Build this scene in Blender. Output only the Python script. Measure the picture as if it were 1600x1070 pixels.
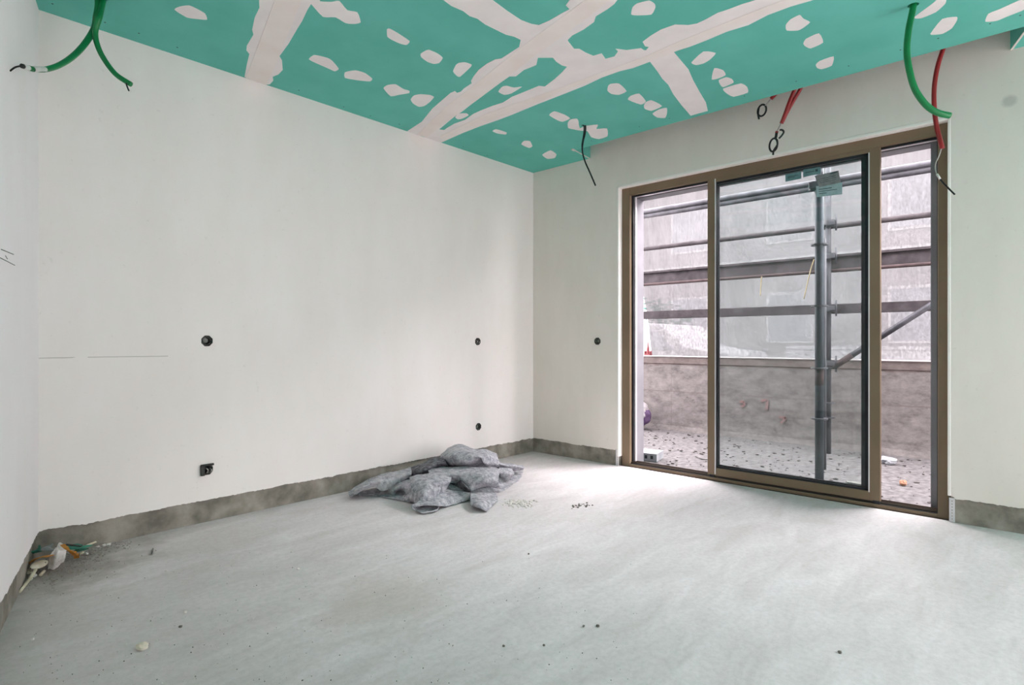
import bpy, bmesh, math, random
from mathutils import Vector, Matrix, noise
from mathutils.geometry import tessellate_polygon

# ------------------------------------------------------------------ clear
for o in list(bpy.data.objects):
    bpy.data.objects.remove(o)
SC = bpy.context.scene
COL = SC.collection
random.seed(7)

# ------------------------------------------------------------------ camera
FPX = 904.0                       # focal length in pixels of the 1600x1070 frame
HOR = 533.0                       # horizon row
CAM = Vector((-4.003, -3.412, 1.0))
SX = Vector((0.676, -0.737, 0.0)).normalized()    # camera right in world
FW = Vector((0.737, 0.676, 0.0)).normalized()     # camera forward in world
cd = bpy.data.cameras.new('camera')
cam = bpy.data.objects.new('camera', cd)
COL.objects.link(cam)
cam.location = CAM
cam.rotation_euler = FW.to_track_quat('-Z', 'Y').to_euler()
cd.sensor_fit = 'HORIZONTAL'
cd.sensor_width = 36.0
cd.lens = 36.0 * FPX / 1600.0
cd.shift_y = (HOR - 535.0) / 1600.0
cd.clip_start = 0.02
SC.camera = cam

# ------------------------------------------------------------------ world, light, exposure
w = bpy.data.worlds.new('overcast_sky')
SC.world = w
w.use_nodes = True
bg = w.node_tree.nodes['Background']
bg.inputs[0].default_value = (1.0, 0.905, 0.945, 1)
bg.inputs[1].default_value = 7.5
sun_d = bpy.data.lights.new('hazy_sun', 'SUN')
sun_d.energy = 7.0
sun_d.angle = math.radians(50)
sun_d.color = (1.0, 0.92, 0.95)
sun = bpy.data.objects.new('hazy_sun', sun_d)
COL.objects.link(sun)
SUN_EL = math.radians(42)
sun.rotation_euler = Vector((-0.94 * math.cos(SUN_EL), 0.34 * math.cos(SUN_EL), -math.sin(SUN_EL))).to_track_quat('-Z', 'Y').to_euler()
SC.view_settings.view_transform = 'Standard'
SC.view_settings.look = 'None'
SC.view_settings.gamma = 1.0
SC.view_settings.use_curve_mapping = False
SC.view_settings.exposure = 0.95
SC.cycles.use_denoising = True
SC.cycles.max_bounces = 12
SC.cycles.adaptive_threshold = 0.02
SC.cycles.diffuse_bounces = 6
SC.cycles.transparent_max_bounces = 16
SC.cycles.sample_clamp_indirect = 8.0
SC.cycles.caustics_reflective = False
SC.cycles.caustics_refractive = False


def portal(name, loc, direction, sx, sy):
    l = bpy.data.lights.new(name, 'AREA')
    l.shape = 'RECTANGLE'
    l.size, l.size_y = sx, sy
    l.energy = 1.0
    l.cycles.is_portal = True
    o = bpy.data.objects.new(name, l)
    COL.objects.link(o)
    o.location = loc
    o.rotation_euler = Vector(direction).to_track_quat('-Z', 'Y').to_euler()
    return o


CEIL = 2.523                      # underside of the plasterboard
D2A, D2B = -6.5, -4.95            # unseen opening added further along the window wall to let in fill light
R1A, R1B = -1.75, -0.75              # unseen opening added in the rear wall for fill light
REAR = -6.6                       # rear wall of the room (behind the camera)
portal('daylight_portal_balcony_door', (0.30, -1.97, 1.12), (-1, 0, 0), 2.0, 2.2)
portal('daylight_portal_added_rear_opening', ((R1A + R1B) / 2, REAR - 0.16, 1.1), (0, 1, 0), R1B - R1A, 2.2)
portal('daylight_portal_added_side_opening', (0.12, (D2A + D2B) / 2, 1.16), (-1, 0, 0), D2B - D2A, 2.3)


# ------------------------------------------------------------------ view helpers: photo pixel -> point on a real plane
def ray(px, py):
    return FW + SX * ((px - 800.0) / FPX) + Vector((0, 0, 1)) * ((HOR - py) / FPX)


def on_z(px, py, z):
    d = ray(px, py)
    return CAM + d * ((z - CAM.z) / d.z)


def on_x(px, py, x):
    d = ray(px, py)
    return CAM + d * ((x - CAM.x) / d.x)


def on_y(px, py, y):
    d = ray(px, py)
    return CAM + d * ((y - CAM.y) / d.y)


LC = Vector((-3.523, 0.0, 0.0))                       # back-left corner
LD = Vector((-0.255, -0.967, 0.0)).normalized()       # along the left wall, towards the viewer
LN = Vector((0.967, -0.255, 0.0)).normalized()        # its normal into the room


def on_left(px, py):
    d = ray(px, py)
    return CAM + d * ((LC - CAM).dot(LN) / d.dot(LN))


# ------------------------------------------------------------------ mesh helpers
class MB:
    def __init__(self):
        self.bm = bmesh.new()

    def box(self, lo, hi, M=None, bevel=0.0):
        b = bmesh.new()
        bmesh.ops.create_cube(b, size=1.0)
        lo, hi = Vector(lo), Vector(hi)
        c, s = (lo + hi) / 2, hi - lo
        for v in b.verts:
            v.co = Vector((v.co.x * s.x, v.co.y * s.y, v.co.z * s.z)) + c
        if bevel > 0:
            bmesh.ops.bevel(b, geom=b.edges[:], offset=bevel, segments=2, affect='EDGES', profile=0.5)
        self.merge(b, M)
        return self

    def merge(self, b, M=None):
        mp = {}
        for v in b.verts:
            mp[v] = self.bm.verts.new(M @ v.co if M else v.co)
        for f in b.faces:
            try:
                nf = self.bm.faces.new([mp[v] for v in f.verts])
                nf.smooth = f.smooth
            except ValueError:
                pass
        b.free()

    def slab(self, outer, holes, fn, w0, w1):
        """flat polygon (with holes) in the (u,v) plane, thick from w0 to w1"""
        loops = [outer] + list(holes)
        flat = [p for l in loops for p in l]
        tris = tessellate_polygon([[Vector((p[0], p[1], 0)) for p in l] for l in loops])
        top = [self.bm.verts.new(fn(p[0], p[1], w1)) for p in flat]
        bot = [self.bm.verts.new(fn(p[0], p[1], w0)) for p in flat]
        for t in tris:
            try:
                self.bm.faces.new([top[i] for i in t])
                self.bm.faces.new([bot[i] for i in reversed(t)])
            except ValueError:
                pass
        k = 0
        for l in loops:
            n = len(l)
            for i in range(n):
                a, b = k + i, k + (i + 1) % n
                try:
                    self.bm.faces.new((top[a], top[b], bot[b], bot[a]))
                except ValueError:
                    pass
            k += n
        return self

    def tube(self, pts, r, seg=10, smooth=True, caps=True, sub=6):
        pts = [Vector(p) for p in pts]
        if sub > 1 and len(pts) > 2:
            pts = catmull(pts, sub)
        n = len(pts)
        rr = r if callable(r) else (lambda t: r)
        up = Vector((0, 0, 1))
        prev = None
        rings = []
        for i, p in enumerate(pts):
            d = (pts[min(i + 1, n - 1)] - pts[max(i - 1, 0)]).normalized()
            if prev is None:
                a = d.cross(up)
                if a.length < 1e-3:
                    a = d.cross(Vector((1, 0, 0)))
                a.normalize()
            else:
                a = prev - d * prev.dot(d)
                a.normalize()
            prev = a
            b = d.cross(a)
            R = rr(i / max(1, n - 1))
            rings.append([self.bm.verts.new(p + (a * math.cos(2 * math.pi * k / seg) + b * math.sin(2 * math.pi * k / seg)) * R) for k in range(seg)])
        for i in range(n - 1):
            for k in range(seg):
                f = self.bm.faces.new((rings[i][k], rings[i][(k + 1) % seg], rings[i + 1][(k + 1) % seg], rings[i + 1][k]))
                f.smooth = smooth
        if caps:
            self.bm.faces.new(rings[0])
            self.bm.faces.new(rings[-1])
        return self

    def lathe(self, prof, fn, seg=16, smooth=False):
        """prof: list of (r, h); fn(u, v, h) -> world"""
        rings = []
        for r, h in prof:
            rings.append([self.bm.verts.new(fn(r * math.cos(2 * math.pi * k / seg), r * math.sin(2 * math.pi * k / seg), h)) for k in range(seg)])
        for i in range(len(prof) - 1):
            for k in range(seg):
                f = self.bm.faces.new((rings[i][k], rings[i][(k + 1) % seg], rings[i + 1][(k + 1) % seg], rings[i + 1][k]))
                f.smooth = smooth
        return rings

    def rock(self, c, r, seed, sub=2, squash=0.7, amp=0.35):
        b = bmesh.new()
        bmesh.ops.create_icosphere(b, subdivisions=sub, radius=1.0)
        off = Vector((seed * 3.1, seed * 1.7, seed * 0.9))
        for v in b.verts:
            k = 1 + amp * noise.noise(v.co * 1.7 + off) * 1.6
            v.co = Vector((v.co.x * k, v.co.y * k * 0.85, v.co.z * k * squash)) * r
        M = Matrix.Translation(Vector(c)) @ Matrix.Rotation(seed * 1.3, 4, 'Z')
        self.merge(b, M)
        return self

    def grid(self, P, thick=0.0, smooth=True):
        """P: rows of points; optional thickness along the normal"""
        nr, nc = len(P), len(P[0])
        V = [[self.bm.verts.new(p) for p in row] for row in P]
        for i in range(nr - 1):
            for j in range(nc - 1):
                f = self.bm.faces.new((V[i][j], V[i][j + 1], V[i + 1][j + 1], V[i + 1][j]))
                f.smooth = smooth
        if thick:
            W = []
            for i in range(nr):
                row = []
                for j in range(nc):
                    du = P[i][min(j + 1, nc - 1)] - P[i][max(j - 1, 0)]
                    dv = P[min(i + 1, nr - 1)][j] - P[max(i - 1, 0)][j]
                    nrm = du.cross(dv)
                    nrm = nrm.normalized() if nrm.length > 1e-9 else Vector((0, 0, 1))
                    row.append(self.bm.verts.new(P[i][j] + nrm * thick))
                W.append(row)
            for i in range(nr - 1):
                for j in range(nc - 1):
                    f = self.bm.faces.new((W[i][j], W[i + 1][j], W[i + 1][j + 1], W[i][j + 1]))
                    f.smooth = smooth
            for j in range(nc - 1):
                self.bm.faces.new((V[0][j + 1], V[0][j], W[0][j], W[0][j + 1]))
                self.bm.faces.new((V[-1][j], V[-1][j + 1], W[-1][j + 1], W[-1][j]))
            for i in range(nr - 1):
                self.bm.faces.new((V[i][0], V[i + 1][0], W[i + 1][0], W[i][0]))
                self.bm.faces.new((V[i + 1][-1], V[i][-1], W[i][-1], W[i + 1][-1]))
        return self

    def build(self, name, mat, parent=None, origin=None):
        bmesh.ops.recalc_face_normals(self.bm, faces=self.bm.faces[:])
        me = bpy.data.meshes.new(name)
        if origin is not None:
            org = Vector(origin)
            for v in self.bm.verts:
                v.co -= org
        self.bm.to_mesh(me)
        self.bm.free()
        for m in (mat if isinstance(mat, (list, tuple)) else [mat]):
            me.materials.append(m)
        o = bpy.data.objects.new(name, me)
        COL.objects.link(o)
        if origin is not None:
            o.location = origin
        if parent:
            o.parent = parent
            o.matrix_parent_inverse = Matrix.Translation(-parent.location) if parent.type == 'EMPTY' or parent.location.length > 0 else Matrix.Identity(4)
        return o


def catmull(pts, sub):
    out = []
    n = len(pts)
    for i in range(n - 1):
        p0, p1, p2, p3 = pts[max(i - 1, 0)], pts[i], pts[i + 1], pts[min(i + 2, n - 1)]
        for k in range(sub):
            t = k / sub
            out.append(0.5 * ((2 * p1) + (p2 - p0) * t + (2 * p0 - 5 * p1 + 4 * p2 - p3) * t * t + (3 * p1 - p0 - 3 * p2 + p3) * t ** 3))
    out.append(pts[-1].copy())
    return out


def surf(rows, su=6, sv=6):
    """smooth surface through a grid of control points"""
    R = [catmull([Vector(p) for p in r], su) for r in rows]
    cols = [catmull([R[i][j] for i in range(len(R))], sv) for j in range(len(R[0]))]
    return [[cols[j][i] for j in range(len(cols))] for i in range(len(cols[0]))]


def empty(name, loc):
    o = bpy.data.objects.new(name, None)
    COL.objects.link(o)
    o.location = loc
    o.empty_display_size = 0.05
    return o


def tag(o, label=None, cat=None, group=None, kind=None):
    if label: o['label'] = label
    if cat: o['category'] = cat
    if group: o['group'] = group
    if kind: o['kind'] = kind
    return o


def seg_fn(a, b):
    """frame with h along a->b"""
    a, b = Vector(a), Vector(b)
    d = (b - a).normalized()
    x = d.cross(Vector((0, 0, 1)))
    if x.length < 1e-3:
        x = Vector((1, 0, 0))
    x.normalize()
    y = d.cross(x)
    return lambda u, v, h: a + x * u + y * v + d * h


# wall frames: (u, v, w) -> world, w grows into the room
f_back = lambda u, v, w: Vector((u, -w, v))
f_win = lambda u, v, w: Vector((-w, u, v))
f_left = lambda u, v, w: LC + LD * u + LN * w + Vector((0, 0, v))
f_rear = lambda u, v, w: Vector((u, REAR + w, v))
f_ceil = lambda u, v, w: Vector((u, v, CEIL - w))
f_floor = lambda u, v, w: Vector((u, v, w))


# ------------------------------------------------------------------ materials
def srgb(r, g, b):
    f = lambda c: (c / 255 / 12.92) if c / 255 <= 0.04045 else ((c / 255 + 0.055) / 1.055) ** 2.4
    return (f(r), f(g), f(b), 1)


class NT:
    def __init__(self, name):
        self.m = bpy.data.materials.new(name)
        self.m.use_nodes = True
        self.t = self.m.node_tree
        self.p = self.t.nodes['Principled BSDF']
        self.out = self.t.nodes['Material Output']
        self.tc = self.n('ShaderNodeTexCoord')

    def n(self, kind, **kw):
        o = self.t.nodes.new(kind)
        for k, v in kw.items():
            setattr(o, k, v)
        return o

    def l(self, a, b):
        self.t.links.new(a, b)

    def coord(self, scale=(1, 1, 1), rot=(0, 0, 0)):
        mp = self.n('ShaderNodeMapping')
        self.l(self.tc.outputs['Object'], mp.inputs[0])
        mp.inputs['Scale'].default_value = scale
        mp.inputs['Rotation'].default_value = rot
        return mp.outputs[0]

    def noise(self, scale, detail=4, rough=0.55, vec=None, dist=0.0):
        o = self.n('ShaderNodeTexNoise')
        o.inputs['Scale'].default_value = scale
        o.inputs['Detail'].default_value = detail
        o.inputs['Roughness'].default_value = rough
        o.inputs['Distortion'].default_value = dist
        self.l(vec if vec is not None else self.tc.outputs['Object'], o.inputs['Vector'])
        return o.outputs['Fac']

    def ramp(self, fac, stops):
        o = self.n('ShaderNodeValToRGB')
        e = o.color_ramp.elements
        while len(e) < len(stops):
            e.new(0.5)
        for el, (pos, c) in zip(e, stops):
            el.position = pos
            el.color = c if len(c) == 4 else (*c, 1)
        self.l(fac, o.inputs[0])
        return o.outputs[0]

    def mix(self, fac, a, b, mode='MIX'):
        o = self.n('ShaderNodeMix', data_type='RGBA', blend_type=mode)
        if isinstance(fac, (int, float)):
            o.inputs[0].default_value = fac
        else:
            self.l(fac, o.inputs[0])
        for v, i in ((a, 6), (b, 7)):
            if isinstance(v, tuple):
                o.inputs[i].default_value = v
            else:
                self.l(v, o.inputs[i])
        return o.outputs[2]

    def math(self, op, a, b=None, clamp=False):
        o = self.n('ShaderNodeMath', operation=op, use_clamp=clamp)
        for i, v in enumerate((a, b)):
            if v is None:
                continue
            if isinstance(v, (int, float)):
                o.inputs[i].default_value = v
            else:
                self.l(v, o.inputs[i])
        return o.outputs[0]

    def bump(self, h, strength=0.3, dist=0.01):
        o = self.n('ShaderNodeBump')
        o.inputs['Strength'].default_value = strength
        o.inputs['Distance'].default_value = dist
        self.l(h, o.inputs['Height'])
        self.l(o.outputs[0], self.p.inputs['Normal'])

    def done(self, col=None, rough=0.8, metal=0.0, spec=0.3):
        if col is not None:
            if isinstance(col, tuple):
                self.p.inputs['Base Color'].default_value = col
            else:
                self.l(col, self.p.inputs['Base Color'])
        self.p.inputs['Roughness'].default_value = rough
        self.p.inputs['Metallic'].default_value = metal
        self.p.inputs['Specular IOR Level'].default_value = spec
        return self.m


BLK, WHT = (0, 0, 0, 1), (1, 1, 1, 1)


def mottled(name, a, b, scale=6.0, rough=0.8, metal=0.0, spec=0.3, bscale=None, bstr=0.15, bdist=0.004, detail=5, lo=0.35, hi=0.65):
    t = NT(name)
    f = t.noise(scale, detail)
    c = t.ramp(f, [(lo, a), (hi, b)])
    if bscale:
        t.bump(t.noise(bscale, 5), bstr, bdist)
    return t.done(c, rough, metal, spec)


def wall_plaster(name, a, b, extra=None):
    t = NT(name)
    vert = t.noise(2.0, 5, 0.6, t.coord((2.2, 2.2, 0.8)))
    fine = t.noise(38, 4)
    c = t.ramp(vert, [(0.3, a), (0.7, b)])
    c = t.mix(t.ramp(t.noise(0.9, 3), [(0.45, BLK), (0.75, (0.35, 0.35, 0.35, 1))]), c, srgb(232, 225, 216))
    c = t.mix(t.ramp(fine, [(0.66, BLK), (0.76, (0.12, 0.12, 0.12, 1))]), c, srgb(150, 148, 138))
    if extra:
        c = extra(t, c)
    t.bump(t.noise(14, 6, 0.6), 0.12, 0.004)
    return t.done(c, 0.9, 0, 0.2)


def back_marks(t, c):
    """hairline crack low on the left and little grey scuffs"""
    sp = t.n('ShaderNodeSeparateXYZ')
    t.l(t.tc.outputs['Object'], sp.inputs[0])
    z = t.math('ABSOLUTE', t.math('SUBTRACT', t.math('ADD', sp.outputs['Z'], t.math('MULTIPLY', t.noise(9, 2), 0.006)), 0.925))
    line = t.math('LESS_THAN', z, 0.0022)
    xm = t.math('LESS_THAN', sp.outputs['X'], -2.98)
    gap = t.math('GREATER_THAN', t.noise(7, 2), 0.43)
    f = t.math('MULTIPLY', t.math('MULTIPLY', line, xm), gap)
    f = t.math('MULTIPLY', f, 0.38)
    return t.mix(f, c, srgb(110, 108, 100))


def win_marks(t, c):
    """a round grey damp spot high up at the right"""
    p = on_x(1577, 158, -0.012)
    d = t.n('ShaderNodeVectorMath', operation='DISTANCE')
    t.l(t.tc.outputs['Object'], d.inputs[0])
    d.inputs[1].default_value = p
    f = t.ramp(t.math('ADD', d.outputs['Value'], t.math('MULTIPLY', t.noise(60, 3), 0.01)), [(0.026, (0.3, 0.3, 0.3, 1)), (0.042, BLK)])
    return t.mix(f, c, srgb(95, 98, 90))


M = {}
M['plaster_back'] = wall_plaster('plaster_back', srgb(240, 234, 230), srgb(244, 239, 236), back_marks)
M['plaster_win'] = wall_plaster('plaster_window', srgb(228, 222, 213), srgb(235, 229, 222), win_marks)
M['plaster_left'] = wall_plaster('plaster_left', srgb(245, 242, 243), srgb(248, 245, 247))
M['plaster_edge'] = mottled('white_plaster_edge', srgb(240, 236, 230), srgb(246, 243, 239), 9)
M['concrete'] = mottled('bare_concrete', srgb(112, 108, 99), srgb(164, 158, 148), 7.0, 0.95, bscale=45, bstr=0.4, bdist=0.006)


def floor_mat():
    t = NT('screed_floor')
    big = t.noise(0.55, 4, 0.55)
    strk = t.noise(2.2, 6, 0.62, t.coord((1.0, 3.2, 1), (0, 0, math.radians(25))), 0.8)
    fine = t.noise(42, 6, 0.75)
    spk = t.noise(110, 2, 0.6)
    c = t.ramp(strk, [(0.3, srgb(206, 200, 200)), (0.5, srgb(217, 212, 213)), (0.72, srgb(229, 224, 226))])
    # sandy dirt trodden into the near left part
    sp = t.n('ShaderNodeSeparateXYZ')
    t.l(t.tc.outputs['Object'], sp.inputs[0])
    d = t.math('ADD', t.math('MULTIPLY', sp.outputs['X'], -0.62), t.math('MULTIPLY', t.noise(1.6, 5, 0.6), 1.5))
    d = t.math('ADD', d, t.math('MULTIPLY', t.noise(9, 4, 0.6), 0.35))
    dm = t.ramp(d, [(0.0, BLK), (1.0, WHT)])
    mr = t.n('ShaderNodeMapRange')
    t.l(d, mr.inputs[0])
    mr.inputs[1].default_value = 2.45
    mr.inputs[2].default_value = 3.35
    dirt = t.math('MULTIPLY', mr.outputs[0], 0.6)
    c = t.mix(dirt, c, srgb(178, 171, 166))
    for (qx, qy), rad, amt, colr in ((on_z(120, 872, 0).xy, 0.42, 0.75, srgb(150, 143, 134)), (on_z(75, 900, 0).xy, 0.30, 0.6, srgb(140, 133, 125)), (on_z(600, 935, 0).xy, 0.34, 0.30, srgb(184, 170, 156)), (on_z(1010, 800, 0).xy, 0.25, 0.12, srgb(190, 182, 174))):
        dn = t.n('ShaderNodeVectorMath', operation='DISTANCE')
        t.l(t.tc.outputs['Object'], dn.inputs[0])
        dn.inputs[1].default_value = (qx, qy, 0)
        dd_ = t.math('ADD', dn.outputs['Value'], t.math('MULTIPLY', t.math('SUBTRACT', t.noise(7, 6, 0.7), 0.5), rad * 1.6))
        k_ = t.ramp(t.math('DIVIDE', dd_, rad), [(0.25, (amt, amt, amt, 1)), (1.0, BLK)])
        c = t.mix(k_, c, colr)
    c = t.mix(t.ramp(fine, [(0.38, (0.20, 0.20, 0.20, 1)), (0.58, BLK)]), c, srgb(150, 146, 143))
    c = t.mix(t.math('MULTIPLY', t.ramp(spk, [(0.66, BLK), (0.72, WHT)]), t.math('ADD', t.math('MULTIPLY', dirt, 0.5), 0.06)), c, srgb(110, 106, 100))
    t.bump(t.math('ADD', t.math('MULTIPLY', strk, 1.0), t.math('MULTIPLY', fine, 0.25)), 0.22, 0.006)
    return t.done(c, 0.72, 0, 0.25)


M['floor'] = floor_mat()
M['green_board'] = mottled('green_plasterboard', srgb(98, 186, 170), srgb(108, 195, 180), 3.0, 0.85, spec=0.2, bscale=120, bstr=0.05, bdist=0.001)
M['gypsum'] = mottled('gypsum_core', srgb(214, 208, 200), srgb(226, 222, 214), 20)
M['filler'] = mottled('joint_filler', srgb(236, 231, 230), srgb(243, 238, 236), 7.0, 0.9, bscale=25, bstr=0.12)
M['tape'] = mottled('taped_joint', srgb(238, 229, 223), srgb(244, 237, 233), 4.0, 0.9, bscale=25, bstr=0.08)
M['screw'] = mottled('dark_screw', srgb(30, 40, 38), srgb(50, 60, 56), 40, 0.5)
M['slab'] = mottled('slab_soffit', srgb(120, 118, 112), srgb(140, 138, 132), 3)
M['bronze'] = mottled('bronze_aluminium', srgb(118, 101, 82), srgb(130, 111, 90), 2.0, 0.55, 0.0, 0.3)
M['bronze_dark'] = mottled('dark_bronze_track', srgb(66, 58, 52), srgb(84, 74, 66), 6.0, 0.45, 0.4)
M['gasket'] = mottled('black_gasket', srgb(22, 24, 30), srgb(36, 40, 46), 8, 0.5)
M['alu'] = mottled('pale_aluminium', srgb(206, 204, 206), srgb(222, 220, 222), 8, 0.35, 0.5)


def glass():
    t = NT('door_glass')
    t.t.nodes.remove(t.p)
    tr = t.n('ShaderNodeBsdfTransparent')
    tr.inputs[0].default_value = (0.94, 0.96, 0.957, 1)
    gl = t.n('ShaderNodeBsdfGlossy')
    gl.inputs['Roughness'].default_value = 0.02
    fr = t.n('ShaderNodeFresnel')
    fr.inputs[0].default_value = 1.35
    df = t.n('ShaderNodeBsdfDiffuse')          # a little dust on the pane
    df.inputs[0].default_value = (0.8, 0.82, 0.82, 1)
    mx = t.n('ShaderNodeMixShader')
    t.l(fr.outputs[0], mx.inputs[0])
    t.l(tr.outputs[0], mx.inputs[1])
    t.l(gl.outputs[0], mx.inputs[2])
    dust = t.math('MULTIPLY', t.ramp(t.noise(3.0, 6, 0.65, t.coord((3, 3, 0.5))), [(0.4, BLK), (0.75, WHT)]), 0.035)
    m2 = t.n('ShaderNodeMixShader')
    t.l(dust, m2.inputs[0])
    t.l(mx.outputs[0], m2.inputs[1])
    t.l(df.outputs[0], m2.inputs[2])
    t.l(m2.outputs[0], t.out.inputs[0])
    return t.m


M['glass'] = glass()


def netting():
    t = NT('debris_netting')
    t.t.nodes.remove(t.p)
    tl = t.n('ShaderNodeBsdfTranslucent')
    df = t.n('ShaderNodeBsdfDiffuse')
    tr = t.n('ShaderNodeBsdfTransparent')
    weave = t.noise(55, 3, 0.6, t.coord((1, 1, 0.6)))
    c = t.ramp(t.noise(1.6, 5, 0.6), [(0.25, (0.054, 0.056, 0.056, 1)), (0.75, (0.092, 0.095, 0.095, 1))])
    c = t.mix(t.ramp(t.noise(26, 4, 0.6, t.coord((1, 3.0, 0.18))), [(0.4, BLK), (0.7, (0.45, 0.45, 0.45, 1))]), c, (0.055, 0.055, 0.056, 1))
    t.l(c, tl.inputs[0])
    t.l(c, df.inputs[0])
    a = t.n('ShaderNodeMixShader')
    a.inputs[0].default_value = 0.3
    t.l(tl.outputs[0], a.inputs[1])
    t.l(df.outputs[0], a.inputs[2])
    b = t.n('ShaderNodeMixShader')
    t.l(t.ramp(weave, [(0.35, (0.03, 0.03, 0.03, 1)), (0.65, (0.10, 0.10, 0.10, 1))]), b.inputs[0])
    t.l(a.outputs[0], b.inputs[1])
    t.l(tr.outputs[0], b.inputs[2])
    t.l(b.outputs[0], t.out.inputs[0])
    return t.m


M['netting'] = netting()


def parapet_mat():
    t = NT('cast_concrete')
    c = t.ramp(t.noise(6.5, 8, 0.75, t.coord((1, 1, 1.8))), [(0.3, srgb(92, 88, 87)), (0.5, srgb(122, 118, 116)), (0.7, srgb(142, 138, 136))])
    sp = t.n('ShaderNodeSeparateXYZ')
    t.l(t.tc.outputs['Object'], sp.inputs[0])
    pores = t.ramp(t.noise(30, 3, 0.5), [(0.68, BLK), (0.74, WHT)])
    c = t.mix(t.math('MULTIPLY', pores, 0.55), c, srgb(70, 66, 66))
    # rough brown mortar course along the top, formwork line half way, rusty red spray marks
    top = t.math('GREATER_THAN', t.math('ADD', sp.outputs['Z'], t.math('MULTIPLY', t.noise(8, 4), 0.07)), 0.765)
    c = t.mix(t.math('MULTIPLY', top, 0.7), c, t.ramp(t.noise(12, 5), [(0.35, srgb(98, 88, 84)), (0.7, srgb(126, 116, 112))]))
    ln = t.math('ABSOLUTE', t.math('SUBTRACT', sp.outputs['Z'], t.math('ADD', 0.425, t.math('MULTIPLY', t.noise(5, 3), 0.02))))
    c = t.mix(t.math('MULTIPLY', t.math('LESS_THAN', ln, 0.007), 0.5), c, srgb(104, 96, 94))
    vy = t.math('ABSOLUTE', t.math('SUBTRACT', t.math('PINGPONG', t.math('ADD', sp.outputs['Y'], 10.22), 0.6), 0.3))
    c = t.mix(t.math('MULTIPLY', t.math('LESS_THAN', vy, 0.006), 0.35), c, srgb(108, 100, 98))
    t.bump(t.noise(22, 6, 0.65), 0.5, 0.01)
    return t.done(c, 0.95, 0, 0.2)


M['parapet'] = parapet_mat()
M['lit_edge'] = mottled('lit_edge_white', srgb(206, 202, 202), srgb(222, 218, 218), 8)  # white for the strip that imitates the sky-lit parapet edge
M['red_spray'] = mottled('faded_red_spray', srgb(138, 106, 104), srgb(128, 112, 110), 25)
M['balcony_floor'] = mottled('dusty_balcony_concrete', srgb(78, 77, 77), srgb(112, 110, 110), 22, 0.95, bscale=90, bstr=0.25, bdist=0.003)
M['render_outside'] = mottled('grey_render', srgb(122, 121, 126), srgb(134, 133, 138), 4, 0.9)
M['steel'] = mottled('galvanised_scaffold_tube', srgb(50, 51, 56), srgb(78, 79, 84), 9, 0.6, 0.1, 0.4)
M['steel_blue'] = mottled('blue_grey_scaffold_tube', srgb(38, 47, 55), srgb(60, 70, 78), 9, 0.6, 0.1, 0.4)
M['rust'] = mottled('rusty_tube', srgb(56, 46, 47), srgb(74, 62, 62), 12, 0.8)
M['plank'] = mottled('weathered_board', srgb(48, 45, 47), srgb(72, 68, 70), 10, 0.85, bscale=40)
M['green_tube'] = mottled('green_conduit_plastic', srgb(0, 112, 58), srgb(8, 132, 70), 8, 0.38, 0, 0.5)
M['red_tube'] = mottled('red_conduit_plastic', srgb(132, 22, 26), srgb(158, 34, 36), 8, 0.4, 0, 0.5)
M['black_cable'] = mottled('black_cable_sheath', srgb(18, 24, 24), srgb(34, 42, 42), 20, 0.5)
M['grey_wire'] = mottled('bare_grey_wire', srgb(150, 146, 142), srgb(190, 186, 182), 20, 0.4, 0.3)
M['white_tape'] = mottled('dusty_white_plastic', srgb(206, 206, 202), srgb(226, 226, 222), 14, 0.7)
M['box_dark'] = mottled('dark_box_plastic', srgb(34, 36, 34), srgb(62, 66, 62), 30, 0.6)
M['box_grey'] = mottled('grey_box_plastic', srgb(88, 92, 88), srgb(130, 132, 126), 30, 0.6)
M['box_black'] = mottled('black_box_inside', srgb(14, 15, 14), srgb(26, 27, 26), 30, 0.8)


def felt_mat():
    t = NT('grey_felt')
    f = t.noise(34, 6, 0.75)
    g = t.noise(190, 4, 0.7)
    c = t.ramp(f, [(0.34, srgb(126, 126, 133)), (0.5, srgb(178, 178, 185)), (0.66, srgb(218, 216, 219))])
    c = t.mix(t.ramp(g, [(0.45, BLK), (0.7, (0.6, 0.6, 0.6, 1))]), c, srgb(92, 92, 98))
    c = t.mix(t.ramp(t.noise(5, 4), [(0.55, BLK), (0.75, (0.55, 0.55, 0.55, 1))]), c, srgb(206, 203, 201))
    t.bump(t.math('ADD', f, t.math('MULTIPLY', g, 0.5)), 0.5, 0.008)
    return t.done(c, 0.95, 0, 0.1)


M['felt'] = felt_mat()
M['felt_shaded'] = mottled('shaded_grey_felt', srgb(66, 66, 71), srgb(130, 130, 135), 40, 0.95, spec=0.1, bscale=90, bstr=0.5)  # same felt, darker for painted-in shade and missing dust
M['crumb'] = mottled('mortar_crumb', srgb(206, 202, 196), srgb(228, 225, 220), 30)
M['crumb_dark'] = mottled('dark_grit', srgb(92, 88, 82), srgb(130, 126, 118), 30)
M['rubble_dark'] = mottled('dark_rubble', srgb(48, 46, 45), srgb(92, 88, 86), 30)
M['crumb_mid'] = mottled('grey_grit', srgb(136, 130, 122), srgb(172, 166, 158), 60)
M['paper'] = mottled('crumpled_white_paper', srgb(214, 210, 206), srgb(234, 230, 228), 30, 0.8)
M['teal_plastic'] = mottled('teal_plastic', srgb(28, 110, 92), srgb(52, 140, 120), 20, 0.5)
M['ochre'] = mottled('ochre_strip', srgb(172, 112, 34), srgb(198, 140, 60), 20, 0.6)
M['cream'] = mottled('cream_wood_stick', srgb(206, 198, 172), srgb(222, 216, 194), 20, 0.7)
M['stone'] = mottled('pale_stone', srgb(206, 198, 176), srgb(226, 220, 204), 25)
M['purple'] = mottled('purple_bag_film', srgb(62, 44, 72), srgb(88, 68, 100), 14, 0.5)
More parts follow.
